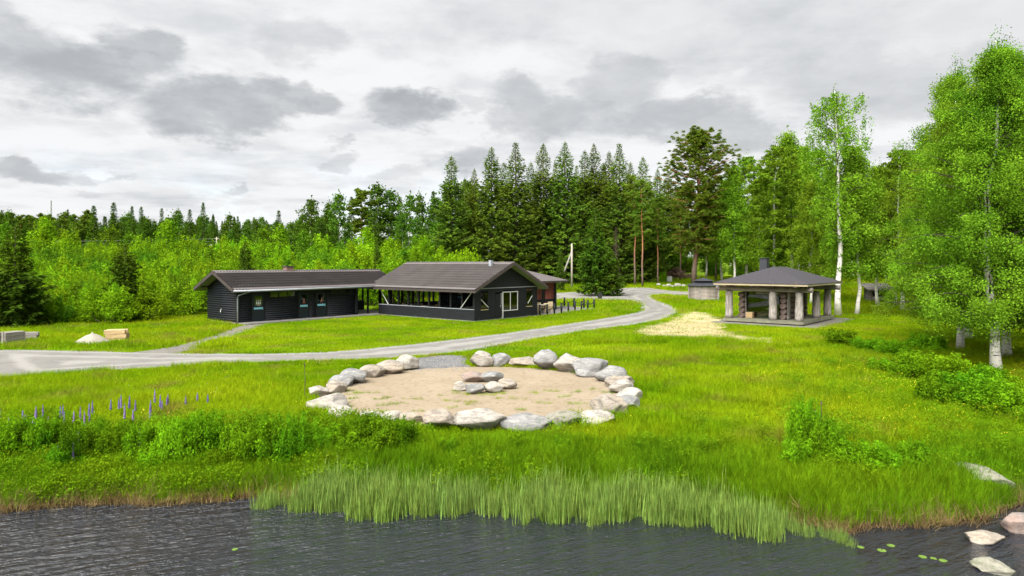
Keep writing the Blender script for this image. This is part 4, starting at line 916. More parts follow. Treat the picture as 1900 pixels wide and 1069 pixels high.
def pine(seed, h, bare, R, nclump, nleaf=60, crook=.0, r0=None):
    r = np.random.default_rng(seed); mb = MB(); r0 = r0 or .012 * h + .03; K = 10; zs_ = np.linspace(0, 1, K)
    wx = np.cumsum(r.normal(0, .012 * h, K)) * crook; wy = np.cumsum(r.normal(0, .012 * h, K)) * crook; wx -= wx[0]; wy -= wy[0]
    mb.tube([(a, b, c * h) for a, b, c in zip(wx, wy, zs_)], [r0 * (1 - .85 * q) for q in zs_], 10)
    cs, ax = [], []
    for i in range(nclump):
        q = (i + r.uniform(0, 1)) / nclump; t = bare + (1 - bare) * q; az = i * 2.4 + r.normal(0, .4); d = np.array([math.cos(az), math.sin(az), 0])
        L_ = R * ((.55 + .75 * q) if q < .55 else (1.1 - .85 * ((q - .55) / .45) ** 1.6)) * r.uniform(.6, 1.15); st = np.array([np.interp(t, zs_, wx), np.interp(t, zs_, wy), t * h]); up = -.1 + .75 * q
        pts = [st + d * L_ * s_ + np.array([0, 0, L_ * (up * s_ ** 1.3 - .05 * s_)]) for s_ in (0, .4, .75, 1.0)]
        mb.tube([tuple(p) for p in pts], [r0 * .3 * (1 - .6 * q), r0 * .2 * (1 - .6 * q), r0 * .11, .012], 5, False); pts = np.array(pts)
        for c in range(15):
            s_ = r.uniform(.25, 1.08); p = np.array([np.interp(s_, (0, .4, .75, 1.0), pts[:, j]) for j in range(3)]) + r.normal(0, .30, 3) * np.array([1, 1, .7]) * (L_ * .35 + .3)
            m = nleaf; g = r.normal(0, 1, (m, 3)); g = unit(g); g[:, 2] = np.abs(g[:, 2]) * .9 - .25; cs.append(p + g * r.uniform(.05, .36, (m, 1))); ax.append(g)
    return mb, np.concatenate(cs), np.concatenate(ax)
def bush(seed, w, h, nleaf, ls, lumps=10, stems=7):
    r = np.random.default_rng(seed); mb = MB(); cs = []
    for k in range(lumps):
        a = r.uniform(0, 6.28); rr_ = math.sqrt(r.uniform(0, 1)) * w * .42; z = h * r.uniform(.28, .95) * (1 - .35 * (rr_ / (w * .5)) ** 2); c = np.array([rr_ * math.cos(a), rr_ * math.sin(a), z])
        m = nleaf // lumps; g = unit(r.normal(0, 1, (m, 3))) * (r.uniform(.15, 1, (m, 1)) ** .5) * np.array([w * .23, w * .23, h * .24]) * r.uniform(.7, 1.2); p = c + g; cs.append(p[p[:, 2] > .03])
        if k < stems: mb.tube([(rr_ * .2 * math.cos(a), rr_ * .2 * math.sin(a), -.05), tuple(c * np.array([.7, .7, .5])), tuple(c + np.array([0, 0, h * .1]))], [.03, .02, .006], 4, False)
    # upright shoots
    for k in range(stems * 2):
        a = r.uniform(0, 6.28); rr_ = math.sqrt(r.uniform(0, 1)) * w * .4; m = nleaf // 60 + 4; s_ = r.uniform(0, 1, m); top = h * r.uniform(.85, 1.18)
        cs.append(np.column_stack([rr_ * math.cos(a) + r.normal(0, .06, m), rr_ * math.sin(a) + r.normal(0, .06, m), top * (.55 + .45 * s_)]))
    c = np.concatenate(cs); return mb, c, ls * r.uniform(.6, 1.3, len(c))
def two_mesh(name, mb, V, Q, m1, m2):
    """trunk + leaves in one mesh with two materials (far trees only)"""
    tv = np.array(mb.v); tf = []
    for f in mb.f:
        if len(f) == 4: tf.append(f)
        else: tf += [(f[0], f[i], f[i + 1], f[i + 1]) for i in ()]
    tf = np.array(tf); Vv = np.concatenate([tv, V]); Fq = np.concatenate([tf, Q + len(tv)])
    return mesh_np(name, Vv, Fq, [m1, m2], False, np.concatenate([np.zeros(len(tf), int), np.ones(len(Q), int)]))

# tree kinds --------------------------------------------------------
def kind_broad(seed, mat, bark, **k):
    mb, lb, c, s = broadleaf(seed, **k); r = np.random.default_rng(seed + 1); V, Q = leaf_quads(c, s, r, .68); return mb.mesh('trunk', bark, True), mesh_np('crown', V, Q, mat), lb.mesh('limbs', M_TWIG)
def kind_spruce(seed, mat, bark=None, asp=.42, **k):
    mb, c, a, s = spruce(seed, **k); r = np.random.default_rng(seed + 1); V, Q = leaf_quads(c, s, r, asp, a, .12); return mb.mesh('trunk', bark or M_SBARK, True), mesh_np('crown', V, Q, mat)
def kind_pine(seed, **k):
    mb, c, a = pine(seed, **k); r = np.random.default_rng(seed + 1); V, Q = leaf_quads(c, r.uniform(.24, .42, len(c)), r, .20, a, .3); return mb.mesh('trunk', M_PBARK, True), mesh_np('crown', V, Q, M_PINE)
def tree(name, kd, x, y, s, rz, label, cat='tree', group=None, sxy=None):
    g = empty(name, (x, y, gz1(x, y) - .05), rz, label, cat, group); g.scale = ((sxy or s), (sxy or s), s); link('trunk', kd[0], g); link('crown', kd[1], g)
    if len(kd) > 2: tag(link('limbs', kd[2], g), kind='stuff')
    return g
SPR = [kind_spruce(900 + i, M_SPRUCE, h=20, R=[4.1, 3.7, 4.3, 3.5][i], n_spray=1.2, dens=1.35, droop=[.34, .3, .4, .32][i]) for i in range(4)]
SPRY = [kind_spruce(920 + i, M_SPRUCEY, h=8, R=2.3, n_spray=2.3, droop=.2, dens=1.2, bare=.06) for i in range(2)]
def spruce_px(px, top, D, k, label, group='tall spruces behind the pavilion', w=1.0):
    x, y, z = place(px, D); h = CH + (HY - top) / F * D - z; s = h / 20; tree('spruce_tree', SPR[k % 4], x, y, s, px * .7, label, 'tree', group, s * w)
SL = 'tall dark spruce in the dense row behind the pavilion'
for i, (px, top, D, w) in enumerate([(838, 288, 96, 1.15), (880, 312, 99, .9), (912, 272, 97, 1.15), (957, 262, 95, 1.25), (985, 300, 104, 1.0), (1008, 265, 98, 1.15), (1048, 262, 97, 1.15), (1030, 300, 106, 1.0), (1085, 278, 99, 1.05), (1102, 265, 101, 1.0), (1130, 280, 99, 1.05), (1149, 264, 97, 1.15), (1193, 290, 101, 1.0), (1220, 312, 108, 1.0), (1170, 300, 106, 1.0), (1070, 305, 108, 1), (935, 300, 106, 1), (862, 330, 108, 1), (1240, 315, 112, 1.0), (1120, 300, 110, 1.), (1208, 340, 100, .9)]):
    spruce_px(px, top, D, i, 'lone tall spruce standing at the broadleaf end of the spruce row' if i == 0 else SL, None if i == 0 else 'tall spruces behind the pavilion', w)
x, y = at(1105, 549); tree('short_spruce', SPRY[0], x, y, (549 - 385) / F * y / 8, .3, 'bushy short spruce by the black board at the road edge', sxy=1.12)
x, y = at(1137, 549); tree('short_spruce', SPRY[1], x, y, (549 - 466) / F * y / 8, 1.3, 'smaller spruce beside the bushy short one at the road edge', sxy=.75)
dead = kind_spruce(940, M_DEADSPR, h=10, R=.9, n_spray=.55, droop=.5, dens=.9)
x, y, z = place(1143, 92); tree('dead_spruce', dead, x, y, (CH + (HY - 420) / F * 92 - z) / 10, 0, 'brown dead spruce top between green spruces')
# pines
big_pine = kind_pine(951, h=22, bare=.23, R=5.6, nclump=140, nleaf=66, crook=.7, r0=.40)
x, y = at(1287, 518); y = 92.0; x = (1287 - CX) / F * y; z = gz1(x, y); s = (CH + (HY - 246) / F * y - z) / 22.5; tree('pine_tree', big_pine, x, y, s, .4, 'big spreading pine with orange trunk behind the log hut', 'tree')
PN = [kind_pine(960 + i, h=18, bare=.48, R=2.4, nclump=26, nleaf=34, crook=.3, r0=.17) for i in range(2)]
for i, (px, top, D) in enumerate([(1178, 330, 93), (1192, 335, 91), (1221, 370, 95), (1328, 330, 100), (1262, 350, 104)]):
    x, y, z = place(px, D); tree('slim_pine', PN[i % 2], x, y, (CH + (HY - top) / F * D - z) / 18, i, 'slim pine with bare reddish trunk near the brush pile', 'tree', 'slim pines by the brush pile')
# birches of the right-hand grove
BN = [kind_broad(970 + i, M_BIRCH, M_BBARK, h=[14.5, 13, 12.5][i], cb=[.125, .12, .115][i], R=[4.5, 4.2, 4.3][i], nl=[150, 135, 130][i], ncl=7, nleaf=[215, 210, 210][i], ls=.08, weep=.34, clump=.25, pw=.95, r0=[.20, .17, .17][i]) for i in range(3)]
BM = [kind_broad(980 + i, M_BIRCH, M_BBARKF, h=14, cb=.22, R=[2.6, 2.3, 2.4][i], open_top=(i == 2), nl=80, ncl=9, nleaf=44, ls=.155, weep=.38, clump=.34, r0=.15) for i in range(3)]
tall = kind_broad(990, M_BIRCH, M_BBARKF, h=20, cb=.30, R=3.0, nl=64, ncl=12, nleaf=30, ls=.15, weep=1.3, r0=.25, clump=.24, rise=.9, open_top=True)
x, y = at(1555, 586); z = gz1(x, y); tree('birch_tree', tall, x, y, (CH + (HY - 154) / F * y - z) / 20.3, 0, 'tallest weeping birch with bare white trunk behind the log shelter')
NEAR = [(1849, 697, 52, 0, 'thick white birch trunk with a flared foot'), (1782, 652, 175, 1, 'white birch of the close pair in the grove'), (1798, 634, 110, 2, 'slimmer birch just behind the close pair'), (1868, 668, 75, 1, 'birch behind the thick flared one'), (1965, 690, 120, 2, 'birch at the outer end of the grove'), (1930, 640, 90, 0, 'birch standing back at the outer end of the grove')]
for i, (px, py, top, k, lab) in enumerate(NEAR):
    x, y = at(px, py); h = [14.5, 13, 12.5][k]; s = (CH + (HY - top) / F * y) / (h * 1.02); tree('birch_tree', BN[k], x, y, s, i * 1.9, lab, 'tree', 'birches of the near grove', max(.9, min(s, 1.05)))
MID = [(1590, 584, 262), (1629, 569, 300), (1674, 577, 268), (1660, 566, 300), (1725, 590, 240), (1700, 566, 270), (1757, 575, 230)]
for i, (px, py, top) in enumerate(MID):
    x, y = at(px, py); s = (CH + (HY - top) / F * y - gz1(x, y)) / 14.2; tree('birch_tree', BM[i % 3], x, y, s, i * 2.1, 'slender birch with white trunk on the shaded lawn beyond the shelter', 'tree', 'slender birches beyond the shelter', s * 1.05)
for i, (px, D, top) in enumerate([(1362, 90, 300), (1385, 96, 283), (1340, 98, 330), (1410, 88, 325), (1440, 74, 262), (1466, 78, 238), (1492, 84, 262), (1520, 90, 270), (1425, 100, 305), (1545, 100, 300), (1580, 104, 330), (1610, 108, 330), (1645, 104, 345), (1690, 100, 320), (1735, 104, 300), (1790, 100, 260), (1850, 98, 250), (1920, 92, 240), (1310, 108, 345), (1480, 106, 300), (1505, 70, 330), (1540, 74, 360), (1450, 110, 310), (1820, 70, 260), (1880, 64, 220)]):
    x, y, z = place(px, D); s = (CH + (HY - top) / F * D - z) / 14.2; tree('young_birch', BM[(i + 1) % 3], x, y, s, i * 1.3, 'leafy birch in the mixed wood between the big pine and the grove', 'tree', 'leafy birches behind the shelter', s * 1.0)

# far wood on the left: one mesh per tree, trunk and crown too small to part
def far_broad(seed, h, R, ls, mat=M_BIRCHF):
    mb, lb, c, s = broadleaf(seed, h, .18, R, 34, 5, 22, ls, .25, .13); V, Q = leaf_quads(c, s, np.random.default_rng(seed), .7); return two_mesh('far_tree', mb, V, Q, M_BBARKF, mat)
def far_spr(seed, h, R):
    mb, c, a, s = spruce(seed, h, R, .55, .16); V, Q = leaf_quads(c, s * 1.5, np.random.default_rng(seed), .4, a, .15); return two_mesh('far_spruce', mb, V, Q, M_SBARK, M_SPRUCEY)
def far_pine(seed, h):
    mb, c, a = pine(seed, h, .5, 1.9, 20, 26, .3, .14); V, Q = leaf_quads(c, .45, np.random.default_rng(seed), .3, a, .3); return two_mesh('far_pine', mb, V, Q, M_PBARK, M_PINE)
FB = [far_broad(1000 + i, 13, [2.3, 2.8, 2.0][i], .34) for i in range(3)]; FS = [far_spr(1010 + i, 13, 2.0) for i in range(2)]; FP = [far_pine(1020 + i, 13) for i in range(2)]
rf = np.random.default_rng(31)
def far_tree(px, D, top, kind):
    x, y, z = place(px, D); me, nm, lab, grp = {'b': (FB, 'broadleaf_tree', 'pale green broadleaf tree in the far wood beyond the scrub', 'broadleaf trees of the far wood'), 's': (FS, 'spruce_tree', 'pointed spruce in the far wood beyond the scrub', 'spruces of the far wood'), 'p': (FP, 'pine_tree', 'bare-stemmed pine in the far wood beyond the scrub', 'pines of the far wood')}[kind]
    o = link(nm, me[int(rf.integers(len(me)))], None, (x, y, z - .1), (0, 0, rf.uniform(0, 6))); s = (CH + (HY - top) / F * D - z) / 13.2; w = s * rf.uniform(.85, 1.25); o.scale = (w, w, s); tag(o, lab, 'tree', grp)
for i in range(210):
    px = -90 + i * 3.4 + rf.normal(0, 3); D = rf.uniform(150, 205)
    top = np.interp(px, [-90, 0, 130, 240, 330, 420, 520, 600], [392, 396, 402, 402, 404, 406, 412, 400]) + rf.normal(3, 7)
    kd = rf.choice(['p', 'p', 'b', 's']) if px < 170 else rf.choice(['b', 'b', 'b', 's', 's'])
    far_tree(px, D, top, kd)
for px, top, kd in [(174, 379, 's'), (211, 373, 's'), (245, 380, 's'), (262, 381, 's'), (300, 384, 's'), (377, 373, 's'), (352, 386, 's'), (517, 388, 's'), (428, 396, 'b')]: far_tree(px, 150, top, kd)
for px, D, top, kd in [(578, 118, 366, 'b'), (604, 122, 372, 'b'), (632, 120, 356, 'b'), (652, 125, 362, 's'), (672, 114, 352, 'p'), (700, 120, 339, 'b'), (722, 122, 350, 'b'), (742, 128, 362, 's'), (760, 116, 358, 'b'), (785, 112, 356, 'b'), (805, 110, 362, 'b'), (590, 112, 400, 'b'), (645, 112, 410, 'b'), (695, 108, 400, 'b'), (745, 106, 395, 'b'), (775, 104, 400, 'b'), (560, 120, 395, 'b'), (540, 125, 410, 'b'), (500, 122, 420, 'b'), (460, 120, 418, 'b'), (430, 122, 425, 'b'), (690, 130, 350, 's'), (620, 132, 372, 's'), (820, 116, 370, 'b'), (480, 130, 408, 'b'), (340, 120, 425, 'b'), (300, 118, 428, 'b'), (265, 122, 425, 'b')]: far_tree(px, D, top, kd)
for i in range(46):     # wood behind the right-hand grove and behind the spruces
    px = 800 + i * 28 + rf.normal(0, 8); far_tree(px, rf.uniform(118, 150), rf.uniform(330, 375), rf.choice(['b', 'b', 's']))
# small spruces in the scrub
for i, (px, py, top, lab) in enumerate([(28, 566, 420, 'broad young spruce standing in the scrub above the grey timber stack'), (232, 566, 452, 'young spruce standing in the scrub behind the yellowish timber stack'), (455, 520, 446, 'small dark spruce behind the log cabin roof'), (700, 515, 446, 'thin dark spruce in the scrub behind the roof junction'), (1040, 480, 458, 'light green spruce sapling behind the kiosk')]):
    D = [47, 52, 72, 78, 84][i]; x, y, z = place(px, D); s = (CH + (HY - top) / F * D - z) / 8; tree('young_spruce', SPRY[i % 2], x, y, s, i, lab, 'tree', None, s * [1.25, 1.25, .9, .55, .5][i])
# willow scrub: one object per bush
BU = []
HB = [2.4, 2.1, 2.9, 2.5, 3.2, 4.0, 4.0]
BK = [('willow_bush', M_SHRUB), ('willow_bush', M_SHRUB), ('willow_bush', M_SHRUB), ('alder_bush', M_ALDER), ('alder_bush', M_ALDER), ('birch_sapling', M_SHRUB), ('birch_sapling', M_ALDER)]
BLAB = {'willow_bush': ('light green willow bush of the dense scrub beside and behind the cabin', 'willow scrub'), 'alder_bush': ('darker green alder bush of the dense scrub beside and behind the cabin', 'alder scrub'), 'birch_sapling': ('slender birch sapling rising from the dense scrub beside and behind the cabin', 'saplings in the scrub')}
for i in range(7):
    if i < 5: mb, c, s = bush(1100 + i, [2.6, 3.0, 2.2, 2.8, 2.4][i], HB[i], 3000, .15, 16)
    else: mb, lb, c, s = broadleaf(1100 + i, 4.0, .1, 1.05, 30, 4, 22, .16, .1, .04, clump=.2)
    V, Q = leaf_quads(c, s, np.random.default_rng(i), .5); BU.append((mb.mesh('stems', M_TWIG), mesh_np('foliage', V, Q, BK[i][1]), two_mesh('bush', mb, V, Q, M_TWIG, BK[i][1])))
SCRUBPX = [(-40, 612), (60, 606), (120, 612), (240, 607), (330, 594), (385, 588)]
cand = []
rs_ = np.random.default_rng(77)
EDGE = np.array([at(a, b) for a, b in SCRUBPX])
while len(cand) < 430:
    D = rs_.uniform(40, 112) if rs_.random() < .8 else rs_.uniform(39, 62); px = rs_.uniform(-60, 880); x = (px - CX) / F * D
    if D < np.interp(x, EDGE[:, 0], EDGE[:, 1], left=40, right=57) + 1.0: continue
    v = Vector((x - CAB_C[0], D - CAB_C[1])); a_, b_ = v.dot(U), v.dot(W)
    if -1.5 < a_ < 17 and -4 < b_ < 7: continue
    v = Vector((x - PAV_C[0], D - PAV_C[1])); a_, b_ = v.dot(U), v.dot(W)
    if a_ < 11 and b_ < 13.5: continue
    if px > 830 and D < 78: continue
    hh = np.interp(D, [39, 46, 55, 70, 90, 112], [1.1, 1.6, 2.6, 3.4, 4.2, 5.0]) * rs_.uniform(.7, 1.25)
    cand.append((D, x, hh))
cand.sort()
for i, (D, x, hh) in enumerate(cand):
    k = int(rs_.choice([0, 1, 2, 3, 4, 5, 6], p=[.2, .2, .15, .15, .12, .1, .08])) if D > 46 else i % 5
    if k > 4: hh *= 1.3
    s = hh / HB[k]; rz = rs_.uniform(0, 6.28); w = s * rs_.uniform(.95, 1.35) if hh < 3 else s * rs_.uniform(.8, 1.1); nm = BK[k][0]
    if i < 330:
        if D < 62:
            g = empty(nm, (x, D, gz1(x, D)), rz, BLAB[nm][0], 'bush' if k < 5 else 'sapling', BLAB[nm][1]); g.scale = (w, w, s); link('stems', BU[k][0], g); link('foliage', BU[k][1], g)
        else:
            g = link(nm, BU[k][2], None, (x, D, gz1(x, D)), (0, 0, rz)); g.scale = (w, w, s); tag(g, BLAB[nm][0], 'bush' if k < 5 else 'sapling', BLAB[nm][1])
for i in range(34):          # understorey at the wood edge
    D = rs_.uniform(105, 119); px = rs_.uniform(1175, 1500) if i < 22 else rs_.uniform(840, 1180); x = (px - CX) / F * D; k = 3 + i % 2; s = rs_.uniform(.9, 1.6)
    g = link('alder_bush', BU[k][2], None, (x, D, gz1(x, D)), (0, 0, i)); g.scale = (s * 1.4, s * 1.4, s); tag(g, 'dark alder bush in the shade of the tall wood behind the brush pile', 'bush', 'shaded understorey bushes')
REST = cand[330:]
# ------------------------------------------------------------------ scattered stuff through geometry nodes
PROTO = {}
def proto(key, meshes):
    col = bpy.data.collections.new('protos_' + key)
    for i, me in enumerate(meshes): col.objects.link(bpy.data.objects.new('%s_%02d' % (key, i), me))
    PROTO[key] = col
def scatter(name, key, P, scl, label, nproto, rz=None, tilt=0.06, seed=0):
    r = np.random.default_rng(seed); n = len(P); me = bpy.data.meshes.new(name); me.vertices.add(n); me.vertices.foreach_set('co', np.asarray(P, np.float32).ravel())
    rot = np.column_stack([r.normal(0, tilt, n), r.normal(0, tilt, n), r.uniform(0, 6.283, n) if rz is None else rz]).astype(np.float32)
    a = me.attributes.new('rot', 'FLOAT_VECTOR', 'POINT'); a.data.foreach_set('vector', rot.ravel())
    a = me.attributes.new('scl', 'FLOAT', 'POINT'); a.data.foreach_set('value', np.asarray(scl, np.float32))
    a = me.attributes.new('pick', 'INT', 'POINT'); a.data.foreach_set('value', r.integers(0, nproto, n).astype(np.int32))
    o = link(name, me); tag(o, label, kind='stuff')
    ng = bpy.data.node_groups.new('scatter_' + name, 'GeometryNodeTree'); ng.interface.new_socket('Geometry', in_out='INPUT', socket_type='NodeSocketGeometry'); ng.interface.new_socket('Geometry', in_out='OUTPUT', socket_type='NodeSocketGeometry')
    N = ng.nodes.new; gi, go, io, ci = N('NodeGroupInput'), N('NodeGroupOutput'), N('GeometryNodeInstanceOnPoints'), N('GeometryNodeCollectionInfo')
    ci.inputs['Collection'].default_value = PROTO[key]; ci.inputs['Separate Children'].default_value = True; ci.inputs['Reset Children'].default_value = True
    def na(nm, t):
        q = N('GeometryNodeInputNamedAttribute'); q.data_type = t; q.inputs['Name'].default_value = nm; return q.outputs['Attribute']
    Lk = ng.links.new; Lk(gi.outputs[0], io.inputs['Points']); Lk(ci.outputs[0], io.inputs['Instance']); io.inputs['Pick Instance'].default_value = True
    Lk(na('pick', 'INT'), io.inputs['Instance Index']); Lk(na('rot', 'FLOAT_VECTOR'), io.inputs['Rotation']); Lk(na('scl', 'FLOAT'), io.inputs['Scale']); Lk(io.outputs[0], go.inputs[0])
    md = o.modifiers.new('scatter', 'NODES'); md.node_group = ng; return o
def tuft(seed, n, h, w, spread, lean, mat, segs=3):
    r = np.random.default_rng(seed); V, Fq = [], []
    for i in range(n):
        b = np.array([r.normal(0, spread), r.normal(0, spread), -.02]); az = r.uniform(0, 6.28); d = np.array([math.cos(az), math.sin(az), 0]); sd_ = np.array([-d[1], d[0], 0]); hh = h * r.uniform(.55, 1.15); ln = lean * r.uniform(.3, 1.5) * hh
        k0 = len(V)
        for s_ in range(segs + 1):
            t = s_ / segs; p = b + d * ln * t ** 2 + np.array([0, 0, hh * (t - .12 * lean * t * t)]); ww = w * (1 - t * .92) * .5; V += [p - sd_ * ww, p + sd_ * ww]
        for s_ in range(segs): q = k0 + s_ * 2; Fq.append((q, q + 1, q + 3, q + 2))
    return mesh_np('tuft', V, Fq, mat)
proto('lawn', [tuft(i, 34, .17, .013, .13, .55, M_GRASS, 2) for i in range(4)])
proto('meadow', [tuft(20 + i, 32, .34, .014, .13, .5, M_GRASS, 3) for i in range(4)])
proto('lush', [tuft(40 + i, 36, .52, .017, .15, .45, M_GRASSD, 3) for i in range(4)])
proto('far', [tuft(60 + i, 26, .26, .035, .32, .5, M_GRASS, 2) for i in range(3)])
proto('yard', [tuft(65 + i, 40, .12, .024, .26, .6, M_GRASS, 2) for i in range(3)])
proto('reed', [tuft(80 + i, 9, .80, .030, .12, .15, M_REED, 4) for i in range(4)])
proto('straw', [tuft(110 + i, 26, .3, .016, .16, .9, M_STRAWB, 2) for i in range(3)])
proto('dry', [tuft(100 + i, 26, .38, .014, .13, .9, M_DRY, 3) for i in range(3)])
def herb(seed, h, n):
    r = np.random.default_rng(seed); c = np.column_stack([r.normal(0, .13, n), r.normal(0, .13, n), r.uniform(.03, h, n)]); V, Q = leaf_quads(c, r.uniform(.03, .065, n), r, .5); return mesh_np('herb', V, Q, M_HERB)
proto('herb', [herb(i, .42, 190) for i in range(4)])
def specks(seed, n, h, s, mat, spread=.25):
    r = np.random.default_rng(seed); c = np.column_stack([r.normal(0, spread, n), r.normal(0, spread, n), r.uniform(h * .7, h * 1.2, n)]); V, Q = leaf_quads(c, s, r, .9); return mesh_np('speck', V, Q, mat)
proto('butter', [specks(i, 7, .36, .024, M_YEL) for i in range(3)])
proto('white', [specks(i, 4, .34, .02, M_WHITEF) for i in range(3)])
proto('bushrest', [b[2] for b in BU])
r = np.random.default_rng(5)
def sample(n, D0, D1, pxa=-40, pxb=1940, excl=True, keep=None):
    wd = pxb - pxa; pxa = -380 if pxa <= 0 else pxa; pxb = 2330 if pxb >= 1940 else pxb; n = int(n * (pxb - pxa) / wd)      # the meadow goes on past the frame
    u = r.uniform(0, 1, n); D = np.sqrt(D0 * D0 + u * (D1 * D1 - D0 * D0)); px = r.uniform(pxa, pxb, n); x = (px - CX) / F * D; k = np.ones(n, bool)
    k &= D > shore(x) + .12
    if excl:
        for P in NOGRASS: k &= ~inside(P, x, D)
        st = inside(STRAW, x, D); k &= ~st | (r.random(n) < .10)
    if keep is not None: k &= keep(x, D)
    x, D = x[k], D[k]; return np.column_stack([x, D, gz(x, D)])
sandy = lambda x, y: np.hypot(x - ring_c[0], y - ring_c[1])
def patch(x, y, f=.5, s=0): return .5 + .5 * np.sin(x * f + 1.3 * np.sin(y * f * .7 + s)) * np.sin(y * f * 1.1 + 1.7 * np.sin(x * f * .6 + s * 2))
P = sample(50000, 15.5, 34); scatter('lawn_grass', 'lawn', P, r.uniform(.7, 1.35, len(P)), 'short bright green grass of the lakeside lawn', 4, seed=1)
P = sample(15000, 16.6, 40, 1080, 1940, keep=lambda x, y: patch(x, y, .4) > .25); scatter('meadow_grass', 'meadow', P, r.uniform(.7, 1.3, len(P)), 'longer meadow grass under and before the birches', 4, seed=2)
P = sample(9000, 16.6, 30, -40, 760, keep=lambda x, y: patch(x, y, .5, 2) > .35); scatter('meadow_grass', 'meadow', P, r.uniform(.6, 1.2, len(P)), 'longer meadow grass between the boulder ring and the road', 4, seed=3)
P = sample(42000, 33, 62); scatter('yard_grass', 'yard', P, r.uniform(.55, 1.3, len(P)), 'bright green grass around the road and the buildings', 3, seed=4)
P = sample(24000, 60, 112, 700, 1940); scatter('verge_grass', 'far', P, r.uniform(.8, 1.6, len(P)), 'green grass along the wood edge', 3, seed=5)
P = sample(9000, 36, 60, -60, 420, excl=True); scatter('verge_grass', 'far', P, r.uniform(.7, 1.4, len(P)), 'green grass at the foot of the willow scrub', 3, seed=6)
P = sample(24000, 13.3, 18.0, keep=lambda x, y: (y - shore(x) < 2.5) & (sandy(x, y) > 6.3)); dsh = P[:, 1] - shore(P[:, 0]); scatter('bank_grass', 'lush', P, r.uniform(.6, 1.2, len(P)) * np.clip(.55 + dsh * .3, .5, .95) * np.clip(1.25 - dsh * .25, .6, 1), 'lush long grass on the sloping lake bank', 4, seed=7)
P = sample(9000, 15.2, 19.0, keep=lambda x, y: (r.random(len(x)) < patch(x, y, 1.1, 1) * np.where(x < -3.5, .4, .10)) & (sandy(x, y) > 5.9)); scatter('bank_herbs', 'herb', P, r.uniform(.6, 1.3, len(P)), 'broad-leaved herbs growing through the bank grass', 4, seed=8)
P = sample(2600, 18, 34, 1450, 1940, keep=lambda x, y: r.random(len(x)) < patch(x, y, .6, 4) ** 2 * .5); scatter('meadow_herbs', 'herb', P, r.uniform(.6, 1.2, len(P)), 'leafy herbs in the meadow by the birches', 4, seed=9)
xr = r.uniform((470 - CX) / F * 15, (1545 - CX) / F * 14, 5600); off = r.beta(1.3, 1.2, len(xr)) * (1.15 + .30 * np.sin(xr * 1.7) + .2 * np.sin(xr * 4.1 + 1) + .15 * np.sin(xr * 9)) ; yr = shore(xr) + .45 - off * 1.15
k = r.random(len(xr)) < np.clip(patch(xr, yr, 2.6, 1) * 1.5 + np.where(off < .45, .5, 0), .12, 1); xr, yr = xr[k], yr[k]; P = np.column_stack([xr, yr, np.full(len(xr), ZW - .08)]); scatter('reeds', 'reed', P, r.uniform(.55, 1.12, len(P)) * (.62 + .38 * patch(xr, yr, 3.1, 2)) * r.choice([.7, 1.0, 1.15], len(P)) * np.clip((xr + 6.2) * .6, .55, 1) * np.clip((6.9 - xr) * .45, .4, 1), 'pale green reeds standing in the shallow water', 4, tilt=.06, seed=10)
xd = np.concatenate([r.uniform(-13, -4.6, 420), r.uniform(5.8, 12, 220)]); yd = shore(xd) + r.uniform(-.05, .38, len(xd)); P = np.column_stack([xd, yd, gz(xd, yd)]); scatter('dead_sedge', 'dry', P, r.uniform(.35, .95, len(P)), 'tan dead sedge hanging over the bank edge', 3, tilt=.3, seed=11)
P = sample(7000, 40, 52, 1150, 1480, excl=False, keep=lambda x, y: inside(STRAW, x, y)); scatter('straw', 'straw', P, r.uniform(.15, .4, len(P)), 'dry straw lying on the bare patch', 3, tilt=.5, seed=12)
P = sample(900, 17, 30, 1380, 1940, keep=lambda x, y: r.random(len(x)) < patch(x, y, .7, 3) * .5); scatter('buttercups', 'butter', P, r.uniform(.7, 1.2, len(P)), 'tiny yellow buttercups in the meadow', 3, seed=13)
P = sample(170, 18, 30, 0, 1250); scatter('buttercups', 'butter', P, r.uniform(.6, 1.1, len(P)), 'tiny yellow buttercups in the lawn', 3, seed=14)
P = sample(500, 19, 60, 0, 1250); scatter('meadow_daisies', 'white', P, r.uniform(.5, 1.0, len(P)), 'tiny white flowers dotted over the grass', 3, seed=15)
a_ = r.uniform(0, 6.28, 60); rr_ = 5.2 * np.sqrt(r.uniform(0, 1, 60)); x_ = ring_c[0] + rr_ * np.cos(a_); y_ = ring_c[1] - np.abs(rr_ * np.sin(a_)) * .9; P = np.column_stack([x_, y_, np.full(60, .04)]); P = np.concatenate([P + np.column_stack([r.normal(0, .12, 60), r.normal(0, .06, 60), np.zeros(60)]) for _ in range(4)]); scatter('sand_weeds', 'lawn', P, r.uniform(.3, .7, len(P)), 'small green weeds sprouting from the sand', 4, seed=16)
a_ = r.uniform(0, 6.28, 700); P = np.column_stack([ring_c[0] + 5.62 * np.cos(a_), ring_c[1] + 5.62 * np.sin(a_), np.full(700, .0)]); k = ~((P[:, 1] > 28) & (P[:, 0] > -5.0) & (P[:, 0] < -1.2)); P = P[k]; scatter('ring_grass', 'lawn', P, r.uniform(.7, 1.5, len(P)), 'grass growing between the ring boulders', 4, seed=17)
proto('pebble', [rock_mesh('pebble', 700 + i, (.09, .08, .05), m, 1, 6) for i, m in enumerate((M_ROCKG, M_ROCKW, M_ROCKG))])
ap = np.column_stack([r.uniform(-6, 0, 5000), r.uniform(28, 33, 5000)]); ap = ap[inside(APRON, ap[:, 0], ap[:, 1])]; scatter('crushed_stones', 'pebble', np.column_stack([ap, gz(ap[:, 0], ap[:, 1]) + .03]), r.uniform(.2, .6, len(ap)), 'loose crushed stones at the gap in the boulder ring', 3, seed=20)
